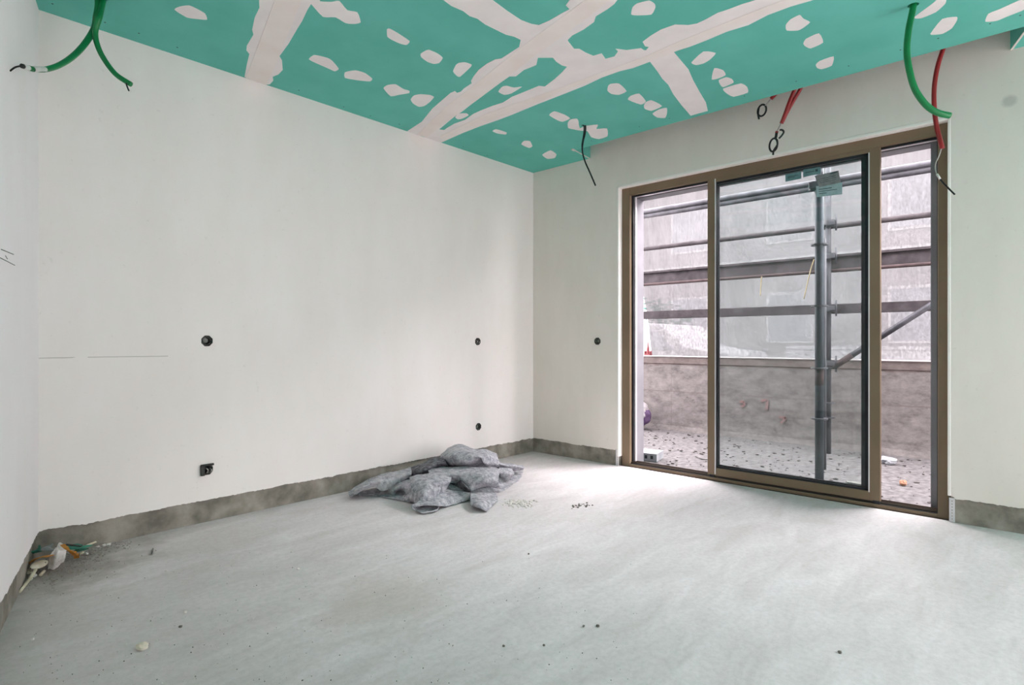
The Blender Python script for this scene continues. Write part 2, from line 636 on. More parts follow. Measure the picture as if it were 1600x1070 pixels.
M['bag_white'] = mottled('white_bag_film', srgb(140, 136, 138), srgb(164, 160, 162), 14, 0.5)
M['terracotta'] = mottled('terracotta_stone', srgb(150, 112, 88), srgb(168, 130, 106), 20)
M['block_grey'] = mottled('pale_block', srgb(138, 142, 146), srgb(156, 159, 162), 14)
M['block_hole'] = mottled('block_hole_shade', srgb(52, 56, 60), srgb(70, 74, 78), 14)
M['sticker_teal'] = mottled('teal_sticker', srgb(86, 122, 126), srgb(104, 138, 140), 30, 0.6)
M['sticker_grey'] = mottled('grey_sticker', srgb(110, 116, 118), srgb(134, 138, 138), 30, 0.7)
M['sticker_pale'] = mottled('pale_teal_sticker', srgb(140, 164, 168), srgb(158, 180, 184), 30, 0.7)
M['ink'] = mottled('dark_print', srgb(44, 62, 66), srgb(60, 78, 82), 30, 0.7)
M['car_white'] = mottled('white_car_paint', srgb(208, 208, 212), srgb(216, 216, 220), 2, 0.6)
M['car_glass'] = mottled('dark_car_glass', srgb(176, 180, 184), srgb(190, 194, 198), 2, 0.15)
M['tyre'] = mottled('tyre_rubber', srgb(30, 30, 32), srgb(44, 44, 46), 10)
M['leaf'] = mottled('dark_leaf', srgb(30, 78, 72), srgb(62, 112, 96), 12)
M['bark'] = mottled('bark', srgb(88, 76, 64), srgb(112, 98, 84), 12)
M['facade'] = mottled('pale_facade', srgb(150, 146, 149), srgb(162, 158, 161), 1.2)
M['facade_band'] = mottled('white_facade_band', srgb(196, 196, 198), srgb(204, 204, 206), 1.2)
M['facade_window'] = mottled('facade_window_glass', srgb(150, 152, 160), srgb(170, 172, 180), 1.0, 0.2)
M['ground'] = mottled('street_ground', srgb(176, 174, 172), srgb(196, 194, 192), 0.8)
M['red_plastic'] = mottled('red_plastic', srgb(130, 62, 66), srgb(150, 82, 84), 12, 0.5)
M['straw'] = mottled('straw_string', srgb(140, 128, 96), srgb(160, 150, 120), 12)

# ================================================================== STRUCTURE
WT = 0.20            # masonry depth behind the plaster
PT = 0.012           # plaster thickness


def ragged(u0, u1, v, seed, amp=0.010, step=0.009):
    n = max(2, int(abs(u1 - u0) / step))
    out = []
    for i in range(n + 1):
        u = u0 + (u1 - u0) * i / n
        a = noise.noise(Vector((u * 5, seed, 0))) * amp + noise.noise(Vector((u * 22, seed, 3))) * amp * 0.6 + noise.noise(Vector((u * 70, seed, 7))) * amp * 0.45
        out.append((u, v + a))
    return out


def circ(u, v, r, n=14, ph=0.0):
    return [(u + r * math.cos(2 * math.pi * k / n + ph), v + r * math.sin(2 * math.pi * k / n + ph)) for k in range(n)]


# ---- floor (room) and the flush holes it needs none of
ROOM = [(-3.523, 0.0), (0.0, 0.0), (0.0, REAR), (-3.523 + LD.x / LD.y * REAR, REAR)]
fl = MB()
fl.slab([(-5.6, 0.22), (0.02, 0.22), (0.02, REAR - 0.3), (-5.6, REAR - 0.3)], [], f_floor, -0.2, 0.0)
floor = tag(fl.build('floor', M['floor']), kind='structure')

# ---- wall_back : masonry + plaster coat with a ragged lower edge
BOXES_BACK = {}
for key, (px, py) in dict(a=(323.5, 532.5), b=(324, 733.5), c=(746.5, 533.5), d=(747.5, 666.5)).items():
    p = on_y(px, py, -PT)
    BOXES_BACK[key] = (p.x, p.z)
pw = on_x(933.5, 533.0, -PT)
BOX_WIN = (pw.y, pw.z)
BR = 0.032
holes = [circ(u, v, BR, 8, math.pi / 8) for (u, v) in BOXES_BACK.values()]
m = MB()
m.slab([(-3.9, -0.2), (0.3, -0.2), (0.3, 2.9), (-3.9, 2.9)], [list(h) for h in holes], f_back, -WT, 0.0)
wall_back = tag(m.build('wall_back', M['concrete']), kind='structure')
m = MB()
edge = ragged(0.0, -3.523, 0.124, 1.0)
m.slab([(-3.523, CEIL + 0.05), (0.0, CEIL + 0.05)] + edge, [list(h) for h in holes], f_back, 0.0005, PT)
m.build('plaster_coat', M['plaster_back'], wall_back)

# ---- wall_window : masonry with the door opening
DY0, DY1 = -3.026, -0.908          # door opening along y
DZ1 = 2.228
m = MB()
hb = circ(BOX_WIN[0], BOX_WIN[1], BR, 8, math.pi / 8)
m.slab([(0.2, -0.2), (0.2, 2.9), (REAR - 0.2, 2.9), (REAR - 0.2, -0.2), (D2A, -0.2), (D2A, 2.3), (D2B, 2.3), (D2B, -0.2), (DY0 - 0.012, -0.2), (DY0 - 0.012, DZ1 + 0.012), (DY1 + 0.012, DZ1 + 0.012), (DY1 + 0.012, -0.2)],
       [hb], f_win, -0.10, 0.0)
wall_window = tag(m.build('wall_window', M['concrete']), kind='structure')
m = MB()
eL = ragged(DY1 + 0.03, 0.0, 0.124, 2.0)
eR = ragged(REAR, D2A, 0.135, 3.0) + [(D2A, 2.3), (D2B, 2.3)] + ragged(D2B, DY0 - 0.03, 0.135, 3.0)
m.slab([(0.0, CEIL + 0.36), (REAR, CEIL + 0.36)] + eR + [(DY0 - 0.028, 0.14), (DY0 - 0.004, 0.15), (DY0 - 0.004, DZ1 + 0.004), (DY1 + 0.004, DZ1 + 0.004), (DY1 + 0.004, 0.13), (DY1 + 0.028, 0.135)] + eL,
       [list(hb)], f_win, 0.0005, PT)
m.build('plaster_coat', M['plaster_win'], wall_window)
# bright plaster reveal round the frame
m = MB()
RV = 0.016
m.box((-PT - 0.002, DY1 - 0.002, 0.075), (0.06, DY1 + RV - 0.002, DZ1 + RV), bevel=0.003)
m.build('plaster_reveal', M['plaster_edge'], wall_window)
m = MB()
m.box((-PT - 0.002, DY0 - RV + 0.004, 0.145), (0.06, DY0 + 0.002, DZ1 + RV), bevel=0.003)
m.build('plaster_reveal', M['plaster_edge'], wall_window)
m = MB()
m.box((-PT - 0.002, DY0 - RV + 0.004, DZ1 - 0.002), (0.06, DY1 + RV - 0.002, DZ1 + RV), bevel=0.003)
m.build('plaster_reveal', M['plaster_edge'], wall_window)
# perforated metal corner beads laid bare at the foot of the reveal
for (ya, yb) in ((DY1 + 0.004, DY1 + 0.030), (DY0 - 0.030, DY0 - 0.004)):
    m = MB()
    yc = (ya + yb) / 2
    hz = [circ(yc, 0.018 + 0.0165 * k, 0.0034, 6) for k in range(7)]
    m.slab([(ya, 0.002), (yb, 0.002), (yb, 0.135), (ya, 0.135)], hz, f_win, 0.0016, 0.0045)
    m.build('corner_bead', M['alu'], wall_window)
# outer leaf: render return and lintel seen through the door
m = MB()
m.slab([(1.6, -0.5), (1.6, 2.62), (-3.85, 2.62), (-3.85, -0.5), (-2.930, -0.5), (-2.930, 2.155), (-0.985, 2.155), (-0.985, -0.5)], [], f_win, -0.25, -0.142)
m.build('outer_render', M['render_outside'], wall_window)

# ---- wall_left
m = MB()
LLEN = 6.85
m.slab([(-0.25, -0.2), (LLEN, -0.2), (LLEN, 2.9), (-0.25, 2.9)], [], f_left, -WT, 0.0)
wall_left = tag(m.build('wall_left', M['concrete']), kind='structure')
m = MB()
el = ragged(LLEN, 0.0, 0.122, 5.0)
m.slab([(0.0, CEIL + 0.05), (LLEN, CEIL + 0.05)] + el, [], f_left, 0.0005, PT)
m.build('plaster_coat', M['plaster_left'], wall_left)

# ---- wall_rear (behind the viewer)
m = MB()
m.slab([(-5.6, -0.2), (R1A, -0.2), (R1A, 2.2), (R1B, 2.2), (R1B, -0.2), (0.2, -0.2), (0.2, 2.9), (-5.6, 2.9)], [], f_rear, -0.15, 0.0)
wall_rear = tag(m.build('wall_rear', M['plaster_left']), kind='structure')

# ---- concrete slab above, and the plasterboard ceiling hung below it
m = MB()
m.slab([(-5.6, 0.25), (0.3, 0.25), (0.3, REAR - 0.3), (-5.6, REAR - 0.3)], [], lambda u, v, w_: Vector((u, v, w_)), CEIL + 0.35, CEIL + 0.5)
ceiling = tag(m.build('ceiling', M['slab']), kind='structure')


def clip(poly, p, n):
    """keep the side of the line through p where (q-p).n >= 0"""
    out = []
    for i in range(len(poly)):
        a, b = poly[i], poly[(i + 1) % len(poly)]
        da = (a[0] - p[0]) * n[0] + (a[1] - p[1]) * n[1]
        db = (b[0] - p[0]) * n[0] + (b[1] - p[1]) * n[1]
        if da >= 0:
            out.append(a)
        if (da >= 0) != (db >= 0):
            t = da / (da - db)
            out.append((a[0] + (b[0] - a[0]) * t, a[1] + (b[1] - a[1]) * t))
    return out


def line(p, q):
    d = (q[0] - p[0], q[1] - p[1])
    L = math.hypot(*d)
    return p, (-d[1] / L, d[0] / L)


def split(polys, p, n, gap=0.0015):
    out = []
    for P in polys:
        for s in (1, -1):
            nn = (n[0] * s, n[1] * s)
            c = clip(P, (p[0] + nn[0] * gap, p[1] + nn[1] * gap), nn)
            if len(c) >= 3:
                out.append(c)
    return out


def C2(px, py):
    p = on_z(px, py, CEIL)
    return (p.x, p.y)


XS = -0.262                         # room-side edge of the curtain slot
YA, YB = -0.665, -3.285             # ends of the slot
b3x = (C2(945, 111)[0] + C2(1100, 50)[0]) / 2
eps = 0.006
full = [(-3.523 + eps, -eps), (-eps, -eps), (-eps, REAR), (ROOM[3][0] + eps, REAR)]
angled = clip(full, (b3x - 0.0015, 0), (-1, 0))
stripe = clip(full, (b3x + 0.0015, 0), (1, 0))
b1 = line(C2(400, 126), C2(450, 0))
b2 = line(C2(660, 208), C2(850, 62))
b4 = line(C2(755, 12), C2(806, 45))
b5 = line(C2(1034, 92), C2(1090, 172))
left_p = split([angled], *b1)
left_p = split(left_p, *b2)
tmp = []
for P in left_p:
    cx = sum(p[0] for p in P) / len(P)
    tmp += split([P], *b4)
angled_panels = tmp
# the stripe: beside the slot only up to XS; full width before and behind it
dskew = 0.075
st_a = clip(stripe, (0, YA), (0, 1))
st_mid = clip(clip(clip(stripe, (0, YA), (0, -1)), (XS, 0), (-1, 0)), (0, YB), (0, 1))
st_b = clip(stripe, (0, YB), (0, -1))
# skewed cut at the far right end of the slot
st_mid_b = []
for p in st_b:
    st_mid_b.append(p)
stripe_L = [(b3x + 0.0015, -eps), (-eps, -eps), (-eps, YA + 0.03), (XS, YA), (XS, YB - dskew), (-eps, YB), (-eps, REAR), (b3x + 0.0015, REAR)]
sl_a = [(b3x + 0.0015, -eps), (-eps, -eps), (-eps, YA + 0.03), (XS, YA), (b3x + 0.0015, YA)]
sl_m = [(b3x + 0.0015, YA), (XS, YA), (XS, YB - dskew), (b3x + 0.0015, YB - dskew)]
sl_b = [(b3x + 0.0015, YB - dskew), (XS, YB - dskew), (-eps, YB), (-eps, REAR), (b3x + 0.0015, REAR)]
# one L-shaped board up to the cross joint, another beyond it
yj0 = b5[0]
nj = b5[1]
part1 = [(b3x + 0.0015, -eps), (-eps, -eps), (-eps, YA + 0.03), (XS, YA)]
def xcut(x):
    # y on the cross joint at given x
    d = (-nj[1], nj[0])
    p = (yj0[0], yj0[1])
    # line p + t*d where d is along the joint
    dx, dy = nj[1], -nj[0]
    t = (x - p[0]) / dx
    return p[1] + dy * t
part1 += [(XS, xcut(XS) + 0.0015), (b3x + 0.0015, xcut(b3x) + 0.0015)]
part2 = [(b3x + 0.0015, xcut(b3x) - 0.0015), (XS, xcut(XS) - 0.0015), (XS, YB - dskew), (-eps, YB), (-eps, REAR), (b3x + 0.0015, REAR)]

HG = C2(153, -6)                    # hole for the pair of green conduits
HB = C2(911, 196)                   # hole for the black cable
HR = C2(1427, 8)                    # hole for the green conduit at the right


def inside(poly, q):
    r = False
    for i in range(len(poly)):
        a, b = poly[i], poly[(i + 1) % len(poly)]
        if (a[1] > q[1]) != (b[1] > q[1]) and q[0] < (b[0] - a[0]) * (q[1] - a[1]) / (b[1] - a[1]) + a[0]:
            r = not r
    return r


BOARD = 0.0125
for P in angled_panels + [part1, part2]:
    hs = [circ(h[0], h[1], r, 10) for h, r in ((HG, 0.040), (HB, 0.012), (HR, 0.022)) if inside(P, h)]
    m = MB()
    m.slab(P, hs, f_ceil, -BOARD, 0.0)
    m.build('plasterboard', M['green_board'], ceiling)
# upstand boards lining the curtain slot, with pale cut gypsum edges
m = MB()
m.slab([(XS, YA), (-eps, YA + 0.03), (-eps, YA + 0.03 + BOARD), (XS, YA + BOARD)], [], f_ceil, -0.34, -BOARD)
m.build('slot_end_board', M['green_board'], ceiling)
m = MB()
m.slab([(XS, YB - dskew), (-eps, YB), (-eps, YB - BOARD), (XS, YB - dskew - BOARD)], [], f_ceil, -0.34, -BOARD)
m.build('slot_end_board', M['green_board'], ceiling)
m = MB()
m.slab([(XS - BOARD, YA), (XS, YA), (XS, YB - dskew), (XS - BOARD, YB - dskew)], [], f_ceil, -0.34, -BOARD)
m.build('slot_side_board', M['green_board'], ceiling)
for (q0, q1, wd) in (((XS, YA), (-eps, YA + 0.03), 0.008), ((XS, YB - dskew), (-eps, YB), -0.010)):
    m = MB()
    m.slab([q0, q1, (q1[0], q1[1] + wd), (q0[0], q0[1] + wd)], [], f_ceil, -0.002, 0.003)
    m.build('cut_gypsum_edge', M['gypsum'], ceiling)
m = MB()
m.slab([(XS - 0.045, YA - 0.012), (XS + 0.008, YA - 0.004), (XS + 0.004, YA + 0.02), (XS - 0.04, YA + 0.012)], [], f_ceil, 0.0, 0.004)
m.build('torn_board_corner', M['gypsum'], ceiling)


def cpoly(pts):
    out = []
    for p in pts:
        if p[0] == 'E':                       # run on beyond the frame, along the joint
            q = C2(p[1], p[2])
            out.append((q[0] + p[3][0], q[1] + p[3][1]))
        else:
            out.append(C2(*p))
    return out


def conv(pts, ox, oy, s):
    return [(ox + x / s, oy + y / s) for x, y in pts]


def soften(P, sub=3):
    n = len(P)
    out = []
    for i in range(n):
        p0, p1, p2, p3 = (Vector((*P[(i + k) % n], 0)) for k in (-1, 0, 1, 2))
        for k in range(sub):
            t = k / sub
            c = 0.5 * ((2 * p1) + (p2 - p0) * t + (2 * p0 - 5 * p1 + 4 * p2 - p3) * t * t + (3 * p1 - p0 - 3 * p2 + p3) * t ** 3)
            l = p1.lerp(p2, t)
            c = l.lerp(c, 0.55)
            out.append((c.x, c.y))
    return out


def cslab(name, px_pts, mat, th, smooth=True):
    P = cpoly(px_pts)
    P = [(min(max(x, -5.2), -0.002), min(y, -0.0125)) for x, y in P]
    if smooth:
        P = soften(P)
    P = [(x, min(y, -0.0125)) for x, y in P]
    m = MB()
    m.slab(P, [], f_ceil, 0.0001, th)
    return m.build(name, mat, ceiling)


far = (LD.x * 1.8, LD.y * 1.8)
farY = (0.0, -1.6)
farB4 = (-1.2 * 0.967, 1.2 * 0.255)
band1 = [('E', 404.7, 0, far), (404.7, 0), (405.3, 12), (398, 27), (394, 46), (396, 54), (385.7, 71), (385, 78.5), (389.6, 84), (386, 99), (382, 120),
         (415.8, 132), (421.7, 131.5), (427, 125.6), (426, 119.7), (435, 116), (441.7, 109), (440.6, 94), (436.7, 87.6), (451, 68), (465.5, 43), (472, 32.7), (480, 15.7), (486, 6), (500, 0), ('E', 490, 0, far)]
band2 = [(636, 205), (659, 190), (676, 169), (704, 145), (711, 142), (714, 145), (720, 143), (725, 138), (737, 130), (736, 126), (740, 119), (748, 109), (761, 99), (774, 92.5), (783.5, 91), (796, 83), (811.5, 73),
         (830, 50), (842, 39), (859, 31.5), (877, 21), (890, 14), (884, 8), (890, 0), ('E', 890, 0, far), ('E', 962, 0, far), (964, 0), (960, 5.6), (949, 14), (931, 25), (928, 34), (912, 45.6), (894, 55), (887, 62), (888, 67), (860, 84),
         (841, 88), (838, 101), (830, 104.5), (818.5, 109), (806, 119), (796, 119), (786, 126), (753, 149), (741, 159), (722, 174), (711, 181), (699, 191), (686, 202), (665, 214)]
band3 = [(664, 214), (686, 202), (694, 203), (698, 200), (710, 193), (727, 187), (739, 178), (752, 172), (770, 165), (786, 160), (800, 151), (820, 143), (842, 134), (851, 135), (880, 124), (920, 109), (945, 92), (960, 88), (965.6, 80), (962, 76), (979, 78), (1001.5, 75),
         (1006, 78), (1009, 78.5), (1014, 73), (1008, 72), (1004, 65), (1016, 56), (1032.5, 46), (1055, 38), (1075, 39), (1089, 36.5), (1101, 31), (1121, 20), (1139, 14), (1160, 6), (1180, 0), ('E', 1180, 0, farY), ('E', 1269.5, 0, farY), (1269.5, 0), (1235, 10), (1200, 23), (1169, 39), (1136, 49),
         (1103, 63), (1077, 73), (1051, 81), (1016, 96), (989, 106), (968, 111), (940, 121), (915, 133), (885, 145), (840, 162.5), (800, 179), (779, 187), (750, 197), (722, 208), (688, 223)]
band4a = [('E', 693, 0, farB4), (693, 0), (705, 9), (723.5, 17), (734, 25), (746, 29), (758, 38), (790.5, 54), (803, 57), (813.6, 62), (811, 74), (850, 62), (842, 39), (830, 37), (814, 31), (793, 17), (770, 0), ('E', 760, 0, farB4)]
band4b = [(838, 90), (864, 90), (869, 96), (878, 102), (886, 104), (878, 113), (867, 123), (850, 136), (880, 128), (960, 100), (963, 89), (947, 93), (940, 83), (927, 87), (915, 82), (905, 76), (897, 76), (886, 62), (860, 70)]
band5 = [(1014, 94), (1027, 111), (1035, 123), (1044, 132), (1052, 147), (1064, 163), (1079, 180.5), (1106, 173), (1103, 160), (1093, 143), (1083, 125), (1075.6, 108), (1051, 79)]
for pts, th in ((band1, 0.0010), (band2, 0.0016), (band3, 0.0014), (band4a, 0.0010), (band4b, 0.0011), (band5, 0.0010)):
    cslab('joint_filler_band', pts, M['filler'], th, False)
tape1 = [('E', 429, 0, far), (429, 0), (395.5, 91.6), (384, 121), (416, 132), (436, 88), (471, 0), ('E', 471, 0, far)]
tape2 = [(650, 211), (669, 193), (699, 164), (740, 133), (809, 77), (837, 56), (913, 0), ('E', 913, 0, far), ('E', 952, 0, far), (952, 0), (926, 21), (834, 88), (796, 118), (741, 159), (712.5, 179), (668, 213)]
tape3 = [(688, 212), (760, 177), (866, 140), (945, 111), (1009, 87), (1060, 64.5), (1160, 24), (1222, 0), ('E', 1222, 0, farY), ('E', 1262, 0, farY), (1262, 0), (1200, 21), (1103, 61), (1016, 95), (940, 119), (840, 160), (760, 191), (694, 220)]
for pts, mt in ((tape1, 'tape'), (tape2, 'tape'), (tape3, 'tape')):
    cslab('joint_tape', pts, M[mt], 0.0030, False)

A = (0, 0, 3.9925)
B = (370, 0, 7.645)
Bb = (560, 0, 7.645)
B2 = (380, 0, 3.9925)
C3 = (600, 120, 7.645)
D = (740, 0, 7.132)
E5 = (840, 60, 6.686)
F6 = (940, 0, 7.132)
G7 = (1060, 60, 6.154)
H4 = (1140, 0, 3.474)
I8 = (1380, 0, 7.273)
J3 = (760, 0, 3.9925)
patches = [
    (A, [(1088, 60), (1120, 40), (1180, 33), (1240, 60), (1280, 85), (1292, 122), (1230, 118), (1165, 108)]),
    (B, [(880, 30), (900, 60), (1030, 200), (1180, 205), (1300, 275), (1400, 285), (1480, 265), (1440, 145), (1320, 120), (1225, 10), (1130, 20), (1000, 15), (960, -20)]),
    (B, [(860, 705), (925, 655), (1080, 690), (1140, 725), (1218, 820), (1170, 850), (1090, 815), (930, 745)]),
    (B2, [(635, 450), (700, 438), (760, 455), (805, 490), (790, 507), (715, 500), (635, 485)]),
    (B2, [(875, 550), (900, 530), (950, 525), (1000, 555), (1035, 565), (1035, 580), (975, 590), (920, 600)]),
    (B2, [(1045, 620), (1065, 595), (1105, 587), (1165, 592), (1190, 605), (1165, 635), (1130, 660), (1095, 665), (1060, 645)]),
    (Bb, [(340, 350), (375, 340), (480, 400), (612, 490), (575, 535), (500, 520), (400, 475), (345, 435)]),
    (Bb, [(745, 640), (810, 600), (850, 595), (950, 640), (1008, 690), (965, 750), (900, 762), (820, 735), (750, 680)]),
    (Bb, [(1165, 775), (1200, 750), (1270, 742), (1350, 768), (1340, 800), (1215, 915), (1170, 900), (1130, 850)]),
    (E5, [(735, 500), (760, 475), (850, 470), (930, 550), (850, 588), (770, 578), (730, 545)]),
    (E5, [(945, 640), (970, 600), (1060, 575), (1130, 655), (1080, 690)]),
    (E5, [(1110, 700), (1130, 665), (1190, 645), (1300, 705), (1190, 755), (1120, 735)]),
    (E5, [(1200, 785), (1270, 740), (1350, 725), (1350, 790), (1330, 830), (1250, 825)]),
    (E5, [(120, 800), (175, 760), (280, 795), (340, 835), (260, 870), (200, 850)]),
    (E5, [(315, 880), (345, 845), (410, 837), (428, 865), (430, 900), (445, 960), (380, 950), (320, 935)]),
    (E5, [(440, 940), (510, 912), (630, 900), (615, 945), (725, 940), (730, 1020), (640, 1050), (560, 1030), (520, 968), (440, 962)]),
    (G7, [(125, 230), (240, 125), (360, 140), (300, 205), (240, 240), (170, 255)]),
    (G7, [(320, 395), (345, 285), (430, 305), (455, 350), (400, 378)]),
    (G7, [(388, 400), (460, 372), (515, 390), (530, 425), (430, 468), (400, 440)]),
    (G7, [(430, 482), (600, 432), (660, 465), (668, 520), (530, 560), (460, 525)]),
    (H4, [(305, 135), (330, 105), (380, 80), (400, 100), (437, 120), (400, 150), (370, 165), (310, 165)]),
    (H4, [(400, 235), (415, 210), (485, 180), (508, 230), (440, 262), (410, 250)]),
    (H4, [(468, 350), (490, 330), (565, 305), (555, 355), (500, 375), (475, 368)]),
    (H4, [(1000, 95), (1100, 20), (1130, -5), (1175, -5), (1170, 20), (1120, 65), (1040, 98)]),
    (I8, [(535, 385), (670, 215), (835, 190), (838, 230), (780, 320), (680, 380), (600, 392)]),
    (I8, [(1160, 245), (1195, 155), (1330, 100), (1540, 5), (1640, -10), (1640, 90), (1400, 190), (1290, 235)]),
    (F6, [(330, 160), (345, 80), (400, 35), (530, 5), (590, 40), (600, 80), (555, 160), (400, 170)]),
    (D, [(275, 1020), (320, 965), (370, 955), (450, 975), (540, 965), (420, 1040), (340, 1055)]),
    (C3, [(850, 480), (890, 440), (985, 435), (1010, 460), (930, 500), (880, 505)]),
    (J3, [(38, 818), (60, 805), (125, 825), (120, 838), (70, 832)]),
    (J3, [(218, 900), (235, 878), (272, 880), (287, 912), (265, 922)]),
    (J3, [(348, 965), (400, 937), (437, 962), (425, 985), (380, 990)]),
]
for (ox, oy, s), pts in patches:
    cslab('filler_patch', conv(pts, ox, oy, s), M['filler'], 0.0009)

screw_px = [(467, 141), (537, 167), (579, 181), (624, 194), (724, 229), (761, 243), (999, 198), (1046, 185), (1163, 150), (1244, 127), (1326, 103), (1407, 78), (1466, 60), (1547, 37), (1594, 24), (164, 35), (82, 6), (277, 74), (924, 220), (217, 52)]
sc0 = None
for (px, py) in screw_px:
    c = C2(px, py)
    if sc0 is None:
        m = MB()
        m.lathe([(0.0001, 0.0012), (0.0035, 0.001), (0.0045, 0.0)], lambda u, v, h: Vector((u, v, -h)), 8)
        sc0 = m.build('screw', M['screw'], ceiling)
        o = sc0
    else:
        o = sc0.copy()
        COL.objects.link(o)
    o.location = (c[0], c[1], CEIL)

# ================================================================== SLIDING DOOR (structure door_1)
door = empty('door_1', (0.03, (DY0 + DY1) / 2, 0.0))
tag(door, 'bronze framed glazed sliding door with both leaves parked in the middle', 'sliding door', kind='structure')
FX0, FX1 = 0.0, 0.10
FWID = 0.055
m = MB(); m.box((FX0, DY1 - 0.074, 0.0), (FX1, DY1, DZ1), bevel=0.003)
m.build('frame_jamb', M['bronze'], door)
m = MB(); m.box((FX0, DY0, 0.0), (FX1, DY0 + 0.052, DZ1), bevel=0.003)
m.build('frame_jamb', M['bronze'], door)
m = MB(); m.box((FX0, DY0 + 0.052, DZ1 - 0.062), (FX1, DY1 - 0.074, DZ1), bevel=0.003)
m.build('frame_head', M['bronze'], door)
m = MB(); m.box((FX0, DY0 + 0.052, 0.0), (FX1, DY1 - 0.074, 0.022), bevel=0.002)
m.build('sill', M['bronze'], door)
for x in (0.018, 0.052, 0.088):
    m = MB(); m.box((x, DY0 + 0.052, 0.022), (x + 0.006, DY1 - 0.074, 0.034))
    m.build('sill_track', M['bronze_dark'], door)
m = MB()
m.box((0.002, DY0 + 0.052, 0.0225), (0.017, DY1 - 0.074, 0.0245))
m.build('sill_groove', M['gasket'], door)
for (y0, y1) in ((DY1 - 0.088, DY1 - 0.074), (DY0 + 0.052, DY0 + 0.058)):
    m = MB(); m.box((0.030, y0, 0.034), (0.046, y1, DZ1 - 0.062))
    m.build('jamb_gasket', M['gasket'], door)
    m = MB(); m.box((0.058, y0 - 0.002, 0.034), (0.085, y1 + 0.001, DZ1 - 0.062))
    m.build('jamb_channel', M['alu'], door)
m = MB(); m.box((0.030, DY0 + 0.058, DZ1 - 0.074), (0.046, DY1 - 0.088, DZ1 - 0.062))
m.build('head_gasket', M['gasket'], door)
m = MB(); m.box((0.058, DY0 + 0.058, DZ1 - 0.070), (0.085, DY1 - 0.088, DZ1 - 0.062))
m.build('head_channel', M['alu'], door)


def leaf(x0, x1, y0, y1, inner):
    root_mat = M['bronze']
    z0, z1 = 0.036, DZ1 - 0.055
    st = 0.058
    m = MB()
    m.box((x0, y1 - st, z0), (x1, y1, z1), bevel=0.002)
    m.box((x0, y0, z0), (x1, y0 + st, z1), bevel=0.002)
    m.box((x0, y0 + st, z0), (x1, y1 - st, z0 + 0.055), bevel=0.002)
    m.box((x0, y0 + st, z1 - 0.03), (x1, y1 - st, z1), bevel=0.002)
    fr = m.build('sliding_leaf', root_mat, door)
    g = 0.012
    m = MB()
    xa, xb = x0 + 0.006, x1 - 0.006
    m.box((xa, y1 - st - 0.006, z0 + 0.055), (xb, y1 - st, z1 - 0.03))
    m.box((xa, y0 + st, z0 + 0.055), (xb, y0 + st + 0.022, z1 - 0.03))
    m.box((xa, y0 + st, z0 + 0.055), (xb, y1 - st, z0 + 0.055 + g))
    m.box((xa, y0 + st, z1 - 0.03 - 0.016), (xb, y1 - st, z1 - 0.03))
    m.build('glazing_gasket', M['gasket'], fr)
    if inner:
        m = MB()
        m.box((x0 - 0.002, y1 - st - 0.0035, z0 + 0.01), (x0 + 0.006, y1 - st + 0.004, z1 - 0.005))
        m.build('glazing_bead', M['alu'], fr)
        m = MB()
        m.box((x0 - 0.002, y0 + st - 0.004, z0 + 0.05), (x0 + 0.006, y0 + st + 0.003, z1 - 0.03))
        m.build('glazing_bead', M['alu'], fr)
        m = MB()
        for yy in (y0 + 0.002, y1 - st + 0.006):
            m.box((x0 - 0.004, yy, 0.020), (x0 + 0.012, yy + 0.035, 0.040))
        m.build('roller_guide', M['gasket'], fr)
    m = MB()
    xm = (x0 + x1) / 2
    m.box((xm - 0.004, y0 + st + 0.001, z0 + 0.056), (xm + 0.004, y1 - st - 0.001, z1 - 0.031))
    m.build('glass_pane', M['glass'], fr)
    return fr


LY0, LY1 = -2.694, -1.622
leaf_in = leaf(0.006, 0.044, LY0, LY1, True)
leaf_out = leaf(0.054, 0.092, LY0 + 0.03, LY1 + 0.006, False)

# the whole frame sits a hand's width back in the reveal
for o in list(door.children) + [g for c in door.children for g in c.children]:
    o.data.transform(Matrix.Translation((0.038, 0, 0)))

# stickers left on the inner pane
GX = 0.058


def glass_quad(name, px_pts, mat, th, parent=None):
    P = [on_x(px, py, GX) for px, py in px_pts]
    m = MB()
    m.slab([(p.y, p.z) for p in P], [], lambda u, v, w_: Vector((GX - w_, u, v)), 0.0, th)
    return m.build(name, mat, parent)


def sticker(pts, mat, label, lines, th):
    s = glass_quad('sticker', pts, mat, th, leaf_in)
    s['label'] = label
    a, b, c, d = [Vector((p[0], p[1], 0)) for p in pts]      # tl, tr, br, bl
    for (u0, u1, v0, v1) in lines:
        q = [(a.lerp(b, u).lerp(d.lerp(c, u), v)) for u, v in ((u0, v0), (u1, v0), (u1, v1), (u0, v1))]
        glass_quad('print_line', [(p.x, p.y) for p in q], M['ink'], th + 0.0005, s)


sticker([(1227, 272.5), (1252, 268), (1252, 279), (1227.5, 284)], M['sticker_teal'], 'small teal sticker on the glass', [(0.15, 0.8, 0.38, 0.46), (0.15, 0.6, 0.56, 0.62)], 0.0008)
sticker([(1255, 265), (1282, 260.5), (1282, 271), (1255, 277)], M['sticker_teal'], 'second small teal sticker on the glass', [(0.12, 0.65, 0.42, 0.5), (0.7, 0.85, 0.25, 0.6)], 0.0008)
sticker([(1275, 291), (1316, 285), (1316, 303.5), (1276, 308)], M['sticker_pale'], 'pale teal paper label', [(0.1, 0.6, 0.3, 0.36), (0.1, 0.8, 0.5, 0.55), (0.1, 0.4, 0.7, 0.75)], 0.0008)
sticker([(1273, 275), (1310, 266.5), (1314, 285), (1280, 292.5)], M['sticker_grey'], 'grey paper label hanging askew', [(0.65, 0.95, 0.04, 0.14), (0.1, 0.85, 0.35, 0.38), (0.1, 0.85, 0.5, 0.53), (0.1, 0.8, 0.65, 0.68)], 0.0020)

